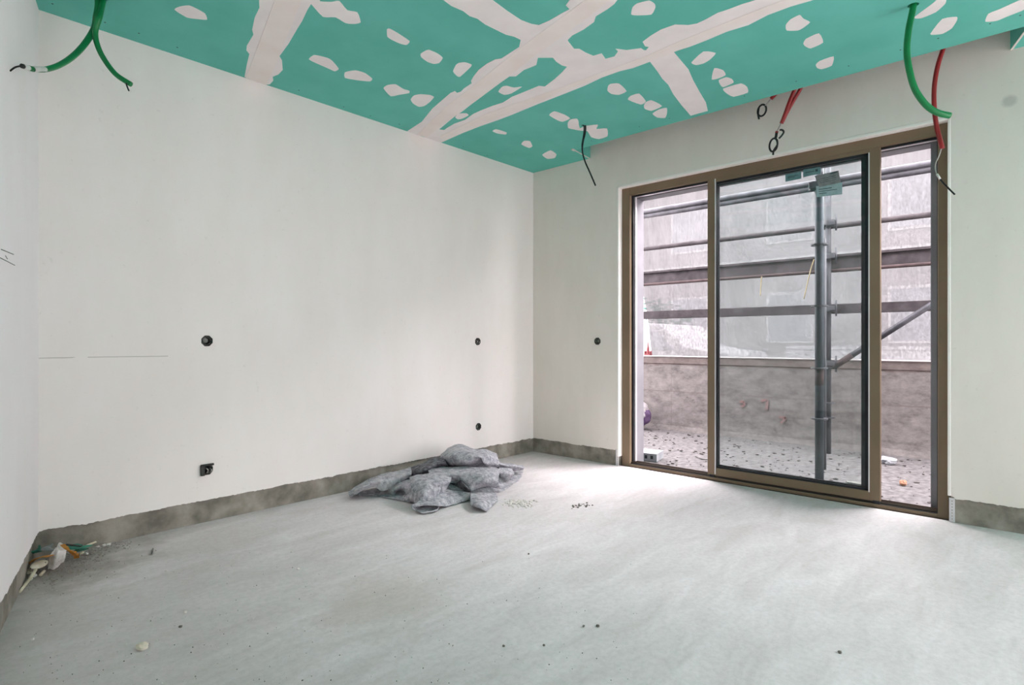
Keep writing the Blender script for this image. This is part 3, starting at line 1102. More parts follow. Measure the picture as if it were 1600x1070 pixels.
# ================================================================== BALCONY
m = MB()
m.slab([(0.10, -5.0), (2.3, -5.0), (2.3, 2.6), (0.10, 2.6)], [], f_floor, -0.25, -0.004)
balcony = tag(m.build('floor_balcony', M['balcony_floor']), kind='structure')
PX = 2.03
m = MB()
# parapet with a slightly wavy face and a fillet of mortar at the foot
rows = []
for z in (-0.2, 0.0, 0.02, 0.05, 0.1, 0.3, 0.5, 0.745, 0.75, 0.825):
    r = []
    for k in range(100):
        y = -5.0 + 7.6 * k / 99
        off = 0.02 * max(0, 1 - z / 0.06) if z < 0.06 else 0.0
        if z >= 0.75:
            off += 0.010
        off += 0.006 * noise.noise(Vector((y * 3, z * 6, 4)))
        r.append(Vector((PX - off, y, z)))
    rows.append(r)
top = [Vector((PX + 0.2, p.y, 0.828 + 0.004 * noise.noise(Vector((p.y * 4, 0, 9))))) for p in rows[-1]]
rows.append(top)
rows.append([Vector((PX + 0.2, p.y, -0.2)) for p in top])
m.grid(rows, smooth=False)
parapet = tag(m.build('wall_parapet', M['parapet']), kind='structure')
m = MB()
m.box((PX - 0.022, -5.0, 0.824), (PX + 0.03, 2.6, 0.836), bevel=0.003)  # added white strip, stands in for skylight on the parapet top
m.build('lit_edge_strip', M['lit_edge'], parapet)
# faded red spray marks on the parapet (P-like, T-like, 7-like strokes)
def spray(px_pts, wd=0.012):
    m = MB()
    pts = [on_x(px, py, PX - 0.008) for px, py in px_pts]
    for a, b in zip(pts[:-1], pts[1:]):
        d = (b - a).normalized()
        n = Vector((0, -d.z, d.y))
        n.normalize()
        q = [a + n * wd, b + n * wd, b - n * wd, a - n * wd]
        m.slab([(p.y, p.z) for p in q], [], lambda u, v, w_: Vector((PX - 0.006 - w_, u, v)), 0.0, 0.004)
    m.build('spray_mark', M['red_spray'], parapet)
spray([(1155, 628), (1162, 627), (1163, 633), (1158, 635)])
spray([(1189, 626), (1199, 625), (1198, 640)])
spray([(1217, 651), (1228, 653), (1220, 661)])

# ---- scaffold standing on the balcony
scaf = empty('scaffold', (1.0, -2.15, 0.0))
tag(scaf, 'grey tubular steel scaffold with boards standing on the balcony', 'scaffold')


def standard(px, py, rad, ztop, mat):
    b = on_z(px, py, 0.0)
    m = MB()
    m.tube([b, Vector((b.x, b.y, ztop))], rad, 14, sub=1)
    m.build('standard', mat, scaf)
    return b


s1 = standard(1280.3, 752, 0.029, 2.9, M['steel_blue'])
s2 = standard(1287.5, 733, 0.017, 1.80, M['steel'])
s3 = standard(1294.0, 708, 0.024, 3.2, M['steel'])


def rosette(b, z, R, th=0.010, mat='steel'):
    m = MB()
    fn = lambda u, v, h: Vector((b.x + u, b.y + v, z + h))
    m.lathe([(0.02, -th / 2), (R, -th / 2), (R, th / 2), (0.02, th / 2)], fn, 16)
    m.build('rosette', M[mat], scaf)


def zat(b, py):
    t = (b - CAM).dot(FW)
    return 1.0 + (HOR - py) / FPX * t


m = MB(); m.tube([Vector((s1.x, s1.y, zat(s1, 602))), Vector((s1.x, s1.y, zat(s1, 577)))], 0.0296, 14, sub=1)
m.build('faded_red_paint', M['rust'], scaf)
for py in (382.5, 478, 575, 654):
    rosette(s1, zat(s1, py), 0.055)
for py in (352, 404, 485, 575, 629, 652):
    rosette(s3, zat(s3, py), 0.055)
LX = s3.x + 0.05


def beam(pa, pb, x, dep, name, mat, extend=0.6):
    """board or tube bundle given by its top/bottom pixel rows at two columns"""
    (xa, ya0, ya1), (xb, yb0, yb1) = pa, pb
    za = (on_x(xa, ya0, x).z + on_x(xb, yb0, x).z) / 2
    zb = (on_x(xa, ya1, x).z + on_x(xb, yb1, x).z) / 2
    m = MB()
    m.box((x, -4.2, zb), (x + dep, 1.6, za), bevel=0.004)
    m.build(name, mat, scaf)
    return za, zb


def ledger(pa, pb, x, rad, mat):
    a, b = on_x(*pa, x), on_x(*pb, x)
    z = (a.z + b.z) / 2
    m = MB()
    m.tube([Vector((x, -4.2, z)), Vector((x, 1.6, z))], rad, 12, sub=1)
    m.build('ledger', mat, scaf)
    return z


ledger((998, 334), (1451, 253), LX, 0.026, M['steel'])
ledger((998, 341), (1451, 262), LX + 0.03, 0.030, M['steel'])
ledger((998, 391), (1451, 334), LX, 0.024, M['plank'])
za, zb = beam((998, 430.5, 446), (1453, 386, 407), LX, 0.03, 'toe_board', M['plank'])
m = MB(); m.tube([Vector((LX - 0.01, -4.2, zb - 0.012)), Vector((LX - 0.01, 1.6, zb - 0.012))], 0.016, 10, sub=1)
m.build('ledger', M['rust'], scaf)
m = MB(); m.box((LX - 0.02, -4.2, za), (LX + 0.4, 1.6, za + 0.02))
m.build('deck_board', M['plank'], scaf)
za, zb = beam((998, 489, 500), (1453, 466, 484), LX, 0.035, 'guard_board', M['plank'])
# diagonal brace in front of the parapet
a = on_x(1306, 571, LX - 0.07)
b = on_x(1436, 488, LX - 0.07)
m = MB(); m.tube([a, b + (b - a) * 0.6], 0.024, 12, sub=1)
m.build('diagonal_brace', M['steel'], scaf)
m = MB()
dd = (b - a).normalized()
m.tube([a - dd * 0.02, a + dd * 0.16], 0.0262, 12, sub=1)
m.build('rusty_sleeve', M['rust'], scaf)
# couplers and clips on the standards
def coupler(p, s=1.0):
    m = MB()
    fn = lambda u, v, h: Vector((p.x + u, p.y + v, p.z + h))
    m.lathe([(0.026, -0.03), (0.04, -0.028), (0.042, 0.028), (0.026, 0.03)], fn, 12)
    m.box(p + Vector((-0.05, -0.045, -0.02)) * s, p + Vector((0.0, 0.02, 0.02)) * s, bevel=0.004)
    m.tube([p + Vector((-0.03, -0.05, -0.07)) * s, p + Vector((-0.035, -0.05, 0.07)) * s], 0.008, 8, sub=1)
    m.build('coupler', M['steel'], scaf)
coupler(Vector((s1.x, s1.y + 0.03, zat(s1, 290))), 1.2)
for py in (350, 401, 482, 568):
    coupler(Vector((s3.x, s3.y - 0.02, zat(s3, py))))
# bits of string tied to the scaffold
for pts in ([(1272, 405), (1266, 424), (1256, 467)], [(1293, 410), (1292, 440), (1288, 470)], [(1190, 432), (1189, 444), (1188, 462)]):
    m = MB()
    m.tube([on_x(px, py, LX - 0.06) for px, py in pts], 0.005, 6)
    m.build('string', M['straw'], scaf)

# ---- debris netting behind the parapet
def net_edge(z):
    return 0.076 + 0.191 * (z - 0.81)
rows = []
NZ, NY = 60, 170
for i in range(NZ + 1):
    z = -0.6 + 3.7 * i / NZ
    r = []
    y1 = net_edge(z)
    for k in range(NY + 1):
        t = k / NY
        y = y1 - t * (y1 + 5.6)
        q = y1 - y
        fold = 0.030 * math.sin(q * 34 + 3 * noise.noise(Vector((q * 2, z, 2)))) * math.exp(-q * 1.6)
        wav = 0.03 * noise.noise(Vector((y * 1.2, z * 0.7, 5))) + 0.012 * noise.noise(Vector((y * 5 + z * 1.5, z * 1.2, 8)))
        r.append(Vector((2.33 + fold + wav, y, z)))
    rows.append(r)
m = MB()
m.grid(rows)
tag(m.build('debris_netting', M['netting']), 'white translucent debris netting hung outside the parapet, gathered in folds', 'netting')

# ---- things on the balcony
def bag():
    base = on_z(1001, 671, 0.0)
    c = Vector((1.82, base.y + 0.10, 0.0))
    root = empty('plastic_sack', c)
    tag(root, 'purple and white crumpled sack leaning on the parapet behind the left door jamb', 'sack')
    def lump(r, off, seed, cut, mat, name):
        b = bmesh.new()
        bmesh.ops.create_icosphere(b, subdivisions=4, radius=1.0)
        for v in b.verts:
            k = 1 + 0.16 * noise.noise(v.co * 2.2 + Vector((seed, 0, 0))) + 0.07 * noise.noise(v.co * 6 + Vector((0, seed, 0)))
            v.co = Vector((v.co.x * r[0] * k, v.co.y * r[1] * k, v.co.z * r[2] * k))
        m = MB()
        m.merge(b, Matrix.Translation(c + Vector(off)))
        for f in m.bm.faces:
            f.smooth = True
        return m.build(name, mat, root)
    lump((0.11, 0.20, 0.145), (0.02, 0.0, 0.145), 1, None, M['purple'], 'sack_body')
    lump((0.105, 0.12, 0.10), (0.02, -0.05, 0.225), 4, None, M['bag_white'], 'sack_flap')
    lump((0.02, 0.035, 0.03), (-0.06, -0.15, 0.17), 6, None, M['bag_white'], 'torn_print_patch')
    lump((0.02, 0.03, 0.03), (-0.075, -0.09, 0.09), 8, None, M['bag_white'], 'torn_print_patch')
bag()
# pierced block just outside the left jamb
p = on_z(1006, 716, 0.02)
Mb = Matrix.Translation(Vector((0.40, -0.88, 0.0))) @ Matrix.Rotation(math.radians(12), 4, 'Z')
blk = empty('pierced_block', (0.40, -0.88, 0.0))
tag(blk, 'pale pierced building block lying beside the left door jamb outside', 'block')
m = MB()
fnb = lambda u, v, w_: Mb @ Vector((w_, u, v))
hl = [[(-0.13 + 0.05 * k, 0.018), (-0.105 + 0.05 * k, 0.018), (-0.105 + 0.05 * k, 0.048), (-0.13 + 0.05 * k, 0.048)] for k in range(5)]
m.slab([(-0.16, 0.0), (0.16, 0.0), (0.16, 0.065), (-0.16, 0.065)], hl, fnb, -0.10, 0.10)
m.build('block_body', M['block_grey'], blk)
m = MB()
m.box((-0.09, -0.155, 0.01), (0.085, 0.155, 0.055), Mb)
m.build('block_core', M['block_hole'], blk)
# white lump and small stones
def boulder(name, px, py, r, seed, mat, label, cat, squash=0.6):
    p = on_z(px, py, 0.0)
    m = MB().rock((0, 0, r * squash * 0.8), r, seed, 3, squash, 0.25)
    o = m.build(name, mat)
    o.location = p
    return tag(o, label, cat)
boulder('broken_block', 1388, 724, 0.062, 3, M['block_grey'], 'pale broken block lying on the balcony behind the right door gap', 'block', 0.5)
boulder('brick_fragment', 1411, 758, 0.026, 5, M['terracotta'], 'small orange brick fragment on the balcony floor in the right door gap', 'brick fragment', 0.75)
m = MB()
q = on_z(1340, 757, 0.0)
m.slab([(q.x - 0.03, q.y - 0.09), (q.x + 0.04, q.y - 0.07), (q.x + 0.03, q.y + 0.08), (q.x - 0.02, q.y + 0.06)], [], f_floor, 0.0, 0.012)
tag(m.build('broken_slate', M['box_grey']), 'thin grey broken shard on the balcony behind the glass', 'shard')
m = MB()
m.tube([on_z(1087, 713, 0.006), on_z(1095, 717, 0.02), on_z(1106, 718, 0.008)], 0.004, 6)
tag(m.build('bent_wire', M['box_dark']), 'short dark bent wire on the balcony floor in the left gap', 'wire')
m = MB()
rnd = random.Random(11)
for k in range(420):
    x, y = rnd.uniform(0.2, 1.95), rnd.uniform(-3.0, -0.2)
    if abs(x - 0.40) < 0.16 and abs(y + 0.88) < 0.22 or (Vector((x, y, 0)) - on_z(1388, 724, 0)).length < 0.11:
        continue
    r = rnd.choice((0.004, 0.005, 0.006, 0.008, 0.012))
    b = bmesh.new()
    bmesh.ops.create_icosphere(b, subdivisions=1, radius=r)
    for v in b.verts:
        v.co = Vector((v.co.x * rnd.uniform(0.8, 1.8), v.co.y * rnd.uniform(0.8, 1.8), v.co.z * 0.5))
    m.merge(b, Matrix.Translation((x, y, r * 0.2)) @ Matrix.Rotation(rnd.uniform(0, 3), 4, 'Z'))
tag(m.build('balcony_rubble', M['rubble_dark']), 'scattered dark rubble crumbs on the balcony floor', 'rubble', kind='stuff')

# red pointed marker at the end of the parapet
p = on_x(1012.5, 556, 2.15)
rm = empty('red_marker', (2.15, p.y, 0.828))
tag(rm, 'small red pointed marker on the parapet at the edge of the netting', 'marker')
m = MB()
fn = lambda u, v, h: Vector((2.15 + u, p.y + v, 0.828 + h))
m.lathe([(0.0005, 0.18), (0.012, 0.10), (0.026, 0.0)], fn, 10)
m.build('cone', M['red_plastic'], rm)
m = MB()
m.box((2.12, p.y - 0.04, 0.828), (2.18, p.y + 0.04, 0.852), bevel=0.004)
m.box((2.13, p.y - 0.04, 0.852), (2.17, p.y - 0.028, 0.885))
m.box((2.13, p.y + 0.028, 0.852), (2.17, p.y + 0.04, 0.885))
m.build('base', M['red_plastic'], rm)

# ---- outside world beyond the netting
m = MB()
m.slab([(-30, -40), (60, -40), (60, 40), (-30, 40)], [], f_floor, -0.7, -0.55)
tag(m.build('ground_outside', M['ground']), kind='structure')
# parked white car
car = empty('parked_car', (6.0, 1.6, -0.55))
tag(car, 'white car parked beyond the balcony, seen dimly through the netting', 'car')
prof = [(-2.6, 0.25), (-2.6, 1.7), (-2.4, 1.86), (-0.3, 1.88), (0.1, 1.84), (0.35, 1.66), (0.55, 1.47), (0.9, 1.40), (1.3, 1.36), (1.42, 1.1), (1.42, 0.25)]
fc = lambda u, v, w_: Vector((6.0 + w_, 1.6 - u, -0.55 + v))
m = MB()
m.slab(prof, [], fc, -0.85, 0.85)
body = m.build('body', M['car_white'], car)
bv = body.modifiers.new('round', 'BEVEL')
bv.width = 0.08
bv.segments = 3
m = MB()
m.slab([(-0.75, 1.4), (-0.72, 1.74), (-0.1, 1.76), (0.12, 1.66), (0.36, 1.4)], [], fc, -0.862, -0.84)
m.build('side_window', M['car_glass'], car)
for u in (-1.6, 0.75):
    m = MB()
    m.lathe([(0.001, -0.90), (0.33, -0.90), (0.34, -0.70), (0.001, -0.70)], lambda a_, b_, h, u=u: Vector((6.0 + h, 1.6 - u + a_, -0.55 + 0.34 + b_)), 20)
    m.build('wheel', M['tyre'], car)
m = MB()
m.box((9.0, -14.0, -0.55), (9.2, 0.6, 0.84))
m.box((8.96, -14.0, 0.84), (9.24, 0.6, 0.90))
tag(m.build('garden_wall', M['car_white']), 'low white wall beyond the netting, right of the parked car', 'wall')
# neighbouring house
hs = empty('neighbour_house', (14.0, 0.0, -0.55))
tag(hs, 'pale house with white floor bands dimly visible behind the netting', 'building')
m = MB()
m.box((14.0, -30, -0.55), (18, 14, 9.0))
m.build('wall', M['facade'], hs)
for z in (0.2, 3.1, 6.0):
    m = MB(); m.box((13.75, -30, z), (14.0, 14, z + 0.35)); m.build('floor_band', M['facade_band'], hs)
for z in (0.95, 3.9):
    for k in range(7):
        y = -11 + k * 3.1
        m = MB(); m.box((13.95, y, z), (14.02, y + 1.3, z + 1.5)); wn = m.build('window', M['facade_band'], hs)
        m = MB(); m.box((13.93, y + 0.08, z + 0.08), (13.96, y + 1.22, z + 1.42)); m.build('pane', M['facade_window'], wn)
# shrub left of the netting
shr = empty('street_shrub', (8.6, 3.6, -0.55))
tag(shr, 'dark green shrub beyond the left edge of the netting', 'shrub')
m = MB()
rnd = random.Random(5)
for k in range(900):
    a_, b_ = rnd.uniform(0, 6.283), rnd.uniform(-1, 1)
    rr = rnd.uniform(0.75, 1.0)
    c = Vector((8.6 + 1.0 * rr * math.cos(a_) * math.sqrt(1 - b_ * b_), 3.6 + 1.2 * rr * math.sin(a_) * math.sqrt(1 - b_ * b_), 1.05 + 1.0 * rr * b_))
    R = Matrix.Rotation(rnd.uniform(0, 6.28), 4, 'Z') @ Matrix.Rotation(rnd.uniform(0, 3.1), 4, 'X')
    q = [c + R.to_3x3() @ Vector(v) for v in ((-0.06, 0, 0), (0, 0.03, 0), (0.11, 0, 0.01), (0, -0.03, 0))]
    m.bm.faces.new([m.bm.verts.new(v) for v in q])
m.build('foliage', M['leaf'], shr)
m = MB(); m.tube([Vector((8.6, 3.6, -0.55)), Vector((8.6, 3.6, 0.6))], 0.07, 8, sub=1)
m.build('trunk', M['bark'], shr)

# ================================================================== WALL BOXES
def flush_box(u, v, fn, label, style):
    root = empty('flush_box', fn(u, v, PT))
    tag(root, label, 'wall box', 'open electrical boxes set in the walls')
    g = lambda a_, b_, h: fn(u + a_, v + b_, h)
    R = BR - 0.0015
    m = MB()
    oc = 8
    ring = lambda r, h: [m.bm.verts.new(g(r * math.cos(2 * math.pi * k / oc + math.pi / 8), r * math.sin(2 * math.pi * k / oc + math.pi / 8), h)) for k in range(oc)]
    prof_ = [(R, -0.045), (R, PT + 0.003), (R - 0.005, PT + 0.003), (R - 0.006, -0.040)]
    rs = [ring(*p_) for p_ in prof_]
    for i in range(3):
        for k in range(oc):
            m.bm.faces.new((rs[i][k], rs[i][(k + 1) % oc], rs[i + 1][(k + 1) % oc], rs[i + 1][k]))
    m.bm.faces.new(rs[3])
    m.bm.faces.new(rs[0])
    m.build('box_cup', M['box_dark'], root)
    m = MB()
    m.lathe([(R - 0.012, -0.036), (R - 0.010, PT - 0.004), (R - 0.0075, PT - 0.002), (R - 0.0075, -0.036)], lambda a_, b_, h: g(a_, b_, h), 16)
    m.build('inner_ring', M['box_grey'], root)
    if style in ('wires', 'bundle'):
        for k, (du, dv) in enumerate(((-0.008, 0.012), (0.004, 0.014), (0.012, 0.006))):
            m = MB()
            out = PT + (0.012 if style == 'bundle' else -0.004)
            m.tube([g(du - 0.004, dv, -0.03), g(du, dv - 0.004, out), g(du + 0.006, dv - 0.014, out + 0.004), g(du + 0.004, dv - 0.026, out - 0.008)], 0.0035, 8)
            m.build('wire', M['grey_wire'] if k != 1 else M['black_cable'], root)
    if style == 'bundle':
        m = MB()
        m.box(g(-0.034, 0.022, PT), g(0.030, 0.032, PT + 0.014))
        m.build('cover_flap', M['box_dark'], root)
        m = MB()
        m.box(g(-0.036, -0.028, PT), g(-0.020, 0.028, PT + 0.02))
        m.build('cover_flap', M['box_dark'], root)
    if style == 'disc':
        m = MB()
        m.lathe([(0.0005, 0.0), (0.013, 0.0), (0.013, -0.004)], lambda a_, b_, h: g(a_ - 0.004, b_ + 0.002, h + 0.002), 12)
        m.build('plug', M['box_grey'], root)
    return root


flush_box(*BOXES_BACK['a'], f_back, 'empty dark octagonal wall box at mid height, left on the long wall', 'disc')
flush_box(*BOXES_BACK['b'], f_back, 'low wall box with wires and flaps poking out, left on the long wall', 'bundle')
flush_box(*BOXES_BACK['c'], f_back, 'upper dark wall box above the felt heap near the corner', 'wires')
flush_box(*BOXES_BACK['d'], f_back, 'low grey wall box just above the felt heap near the corner', 'disc')
flush_box(*BOX_WIN, f_win, 'single dark wall box between the corner and the glazed door', 'disc')

# pencil marks on the left wall
m = MB()
for a_, b_ in (((-6, 389), (14, 397)), ((-8, 402), (16, 414)), ((1, 399), (4, 404))):
    p, q = on_left(*a_), on_left(*b_)
    m.tube([p + LN * (PT + 0.0005), q + LN * (PT + 0.0005)], 0.0016, 5, sub=1)
o = m.build('pencil_mark', M['box_grey'], wall_left)

# ================================================================== HANGING CONDUITS AND CABLES
def strand(pts, r, name, mat, root, seg=10):
    m = MB()
    m.tube(pts, r, seg)
    return m.build(name, mat, root)


# pair of green conduits, top left
hg = Vector((HG[0], HG[1], CEIL))
def hang(px, py, dist):
    d = ray(px, py)
    return CAM + d * dist
dG = (hg - CAM).dot(FW)
r1 = empty('green_conduit', hg)
tag(r1, 'green conduit curving left with whitened tip, hanging from the ceiling in the left corner', 'conduit', 'green conduits hanging from the ceiling')
def tipd(px, py):
    return min(dG, (on_left(px, py) - CAM).dot(FW) - 0.06)
dT = tipd(15, 111)
w1 = [hg + Vector((0.0, 0.0, 0.10)), hang(154, 5, dG), hang(151, 25, dG), hang(147, 45, dG), hang(133, 68, dG * .8 + dT * .2), hang(114, 88, dG * .6 + dT * .4), hang(92, 102, dG * .4 + dT * .6), hang(70, 108.5, dG * .25 + dT * .75), hang(51, 108, dG * .1 + dT * .9), hang(34, 103, dT)]
strand(w1[:9], lambda t: 0.0150 - 0.0058 * t, 'conduit', M['green_tube'], r1, 12)
m = MB(); m.tube([w1[7] + (w1[8] - w1[7]) * 0.0, w1[8]], 0.0100, 12, sub=1, caps=False); m.build('chalky_sleeve', M['white_tape'], r1)
m = MB(); m.tube([w1[8], w1[8].lerp(w1[9], 0.35)], 0.0094, 12, sub=1); m.build('conduit_tip', M['green_tube'], r1)
m = MB(); m.tube([w1[8].lerp(w1[9], 0.35), w1[8].lerp(w1[9], 0.85)], 0.0090, 12, sub=1); m.build('chalky_sleeve', M['white_tape'], r1)
m = MB(); m.tube([w1[8].lerp(w1[9], 0.85), w1[9]], 0.0084, 12, sub=1); m.build('conduit_tip', M['box_dark'], r1)
strand([w1[9], hang(24, 105, dT), hang(15.5, 111, dT)], 0.003, 'wire_end', M['black_cable'], r1, 6)
hg2 = hg + Vector((0.035, -0.01, 0))
r2 = empty('green_conduit', hg2)
tag(r2, 'thinner green conduit curving right, hanging from the ceiling in the left corner', 'conduit', 'green conduits hanging from the ceiling')
dH = dG - 0.05
w2 = [hg2 + Vector((0, 0, 0.10)), hang(162, -2, dH + .05), hang(156, 25, dH), hang(149, 50, dH), hang(153, 73, dH), hang(165, 96, dH + .02), hang(182, 117, dH + .03), hang(205, 132, dH + .04)]
strand(w2, 0.0108, 'conduit', M['green_tube'], r2, 12)
strand([hang(197, 130, dH + .03), hang(199, 136, dH + .03), hang(201.5, 142, dH + .03)], 0.0032, 'wire_end', M['black_cable'], r2, 6)

# black cable out of the ceiling by the slot
hb_ = Vector((HB[0], HB[1], CEIL))
r3 = empty('black_cable', hb_)
tag(r3, 'thin black cable dangling from a hole in the ceiling near the slot corner', 'cable')
dB = (hb_ - CAM).dot(FW)
strand([hb_ + Vector((0, 0, 0.05)), hang(914.5, 195, dB), hang(914.5, 207, dB), hang(911, 222, dB), hang(910, 236, dB), hang(914, 252, dB), hang(921, 268, dB), hang(930.5, 290, dB)], 0.0055, 'cable', M['black_cable'], r3, 8)
strand([hb_ + Vector((-0.02, 0, 0.01)), hang(909, 195, dB), hang(912.5, 197, dB), hang(912, 210, dB), hang(909.5, 225, dB), hang(909.5, 235, dB)], 0.0045, 'cable', M['black_cable'], r3, 8)

# red conduits in the curtain slot
XC = -0.15
def sx(px, py, x=XC):
    return on_x(px, py, x)
def up(px, py, x=XC):
    p_ = on_x(px, py, x)
    return Vector((p_.x, p_.y, CEIL + 0.352))
def loop(root, cx, cy, rx, ry, rot, tailpts):
    pts = []
    for k in range(11):
        a_ = 2 * math.pi * k / 10 + 1.2
        u, v = rx * math.cos(a_), ry * math.sin(a_)
        pts.append(sx(cx + u * math.cos(rot) - v * math.sin(rot), cy + u * math.sin(rot) + v * math.cos(rot), XC + 0.004 * k / 10))
    strand(pts, 0.006, 'coiled_end', M['black_cable'], root, 8)
    strand([sx(*p_) for p_ in tailpts], 0.006, 'coiled_end', M['black_cable'], root, 8)
p0 = sx(1232, 128)
r4 = empty('red_conduit', p0)
tag(r4, 'short red conduit with a black wire coil, leftmost in the curtain slot', 'conduit', 'red conduits hanging in the curtain slot')
strand([up(1252, 104), sx(1240, 118), sx(1232, 127), sx(1218, 141), sx(1204.5, 154.5)], 0.0115, 'conduit', M['red_tube'], r4)
strand([sx(1205, 154), sx(1199, 161), sx(1195, 166)], 0.004, 'bare_wire', M['grey_wire'], r4, 6)
loop(r4, 1190.5, 172.5, 6.2, 9.5, 0.35, [(1186, 168), (1184.5, 178), (1186, 186)])
p0 = sx(1250, 115)
r5 = empty('red_conduit', p0)
tag(r5, 'left one of two crossing red conduits above the door, ending in a black coil', 'conduit', 'red conduits hanging in the curtain slot')
strand([up(1252, 112), sx(1250, 115), sx(1244, 134), sx(1234, 158), sx(1226, 180), sx(1221, 193)], 0.0115, 'conduit', M['red_tube'], r5)
strand([sx(1221, 192), sx(1217, 200), sx(1213.5, 206)], 0.004, 'bare_wire', M['grey_wire'], r5, 6)
m = MB(); m.tube([sx(1214.3, 205), sx(1213, 208)], 0.009, 10, sub=1); m.build('red_tip', M['red_tube'], r5)
strand([sx(1213.5, 207), sx(1212.5, 213), sx(1211, 217)], 0.0085, 'wire_bundle', M['black_cable'], r5, 8)
loop(r5, 1208.5, 226.5, 6.0, 10.5, 0.2, [(1214, 218), (1214.5, 226), (1209, 235), (1208, 242)])
strand([sx(1217, 216.5), sx(1222, 211), sx(1224.5, 206), sx(1222, 203), sx(1218.5, 203)], 0.006, 'coiled_end', M['black_cable'], r5, 8)
p0 = sx(1262, 112, XC + 0.03)
r6 = empty('red_conduit', p0)
tag(r6, 'right one of two crossing red conduits above the door, without a coil', 'conduit', 'red conduits hanging in the curtain slot')
strand([up(1268, 105, XC + .03), sx(1264, 112, XC + .03), sx(1255, 131, XC + .03), sx(1243, 152, XC + .03), sx(1232, 171, XC + .03), sx(1222.5, 190, XC + .03)], 0.0115, 'conduit', M['red_tube'], r6)
p0 = sx(1480, 50, -0.16)
r7 = empty('red_conduit', p0)
tag(r7, 'long red conduit hanging at the right end of the door head, with a bare wire', 'conduit', 'red conduits hanging in the curtain slot')
X7 = -0.16
strand([up(1484, 40, X7), sx(1482, 45, X7), sx(1476.5, 68, X7), sx(1466, 100, X7), sx(1460.5, 130, X7), sx(1459.5, 160, X7), sx(1463, 195, X7), sx(1472.5, 232, X7)], 0.0115, 'conduit', M['red_tube'], r7, 12)
strand([sx(1471, 231, X7), sx(1467, 244, X7), sx(1461.5, 256, X7), sx(1461.5, 266, X7), sx(1464.5, 274, X7)], 0.0032, 'bare_wire', M['grey_wire'], r7, 6)
strand([sx(1464, 272, X7), sx(1469, 280, X7)], 0.0055, 'white_tie', M['white_tape'], r7, 8)
strand([sx(1466, 276, X7), sx(1476, 288, X7), sx(1492, 304, X7)], 0.0042, 'cable_end', M['black_cable'], r7, 8)

# green conduit at the right
hr = Vector((HR[0], HR[1], CEIL))
r8 = empty('green_conduit', hr)
tag(r8, 'green conduit hanging from the ceiling before the right side of the door', 'conduit', 'green conduits hanging from the ceiling')
dR = (hr - CAM).dot(FW)
strand([hr + Vector((0, 0, 0.1)), hang(1427, 9, dR), hang(1420, 45, dR), hang(1417, 80, dR), hang(1421, 110, dR), hang(1430, 140, dR), hang(1447, 164, dR), hang(1465, 176, dR), hang(1484, 180.5, dR)], 0.0135, 'conduit', M['green_tube'], r8, 12)

# ================================================================== FELT HEAP
FO, FS = (520.0, 670.0), 4.706
def fp(x, y, h):
    return on_z(FO[0] + x / FS, FO[1] + y / FS, h)


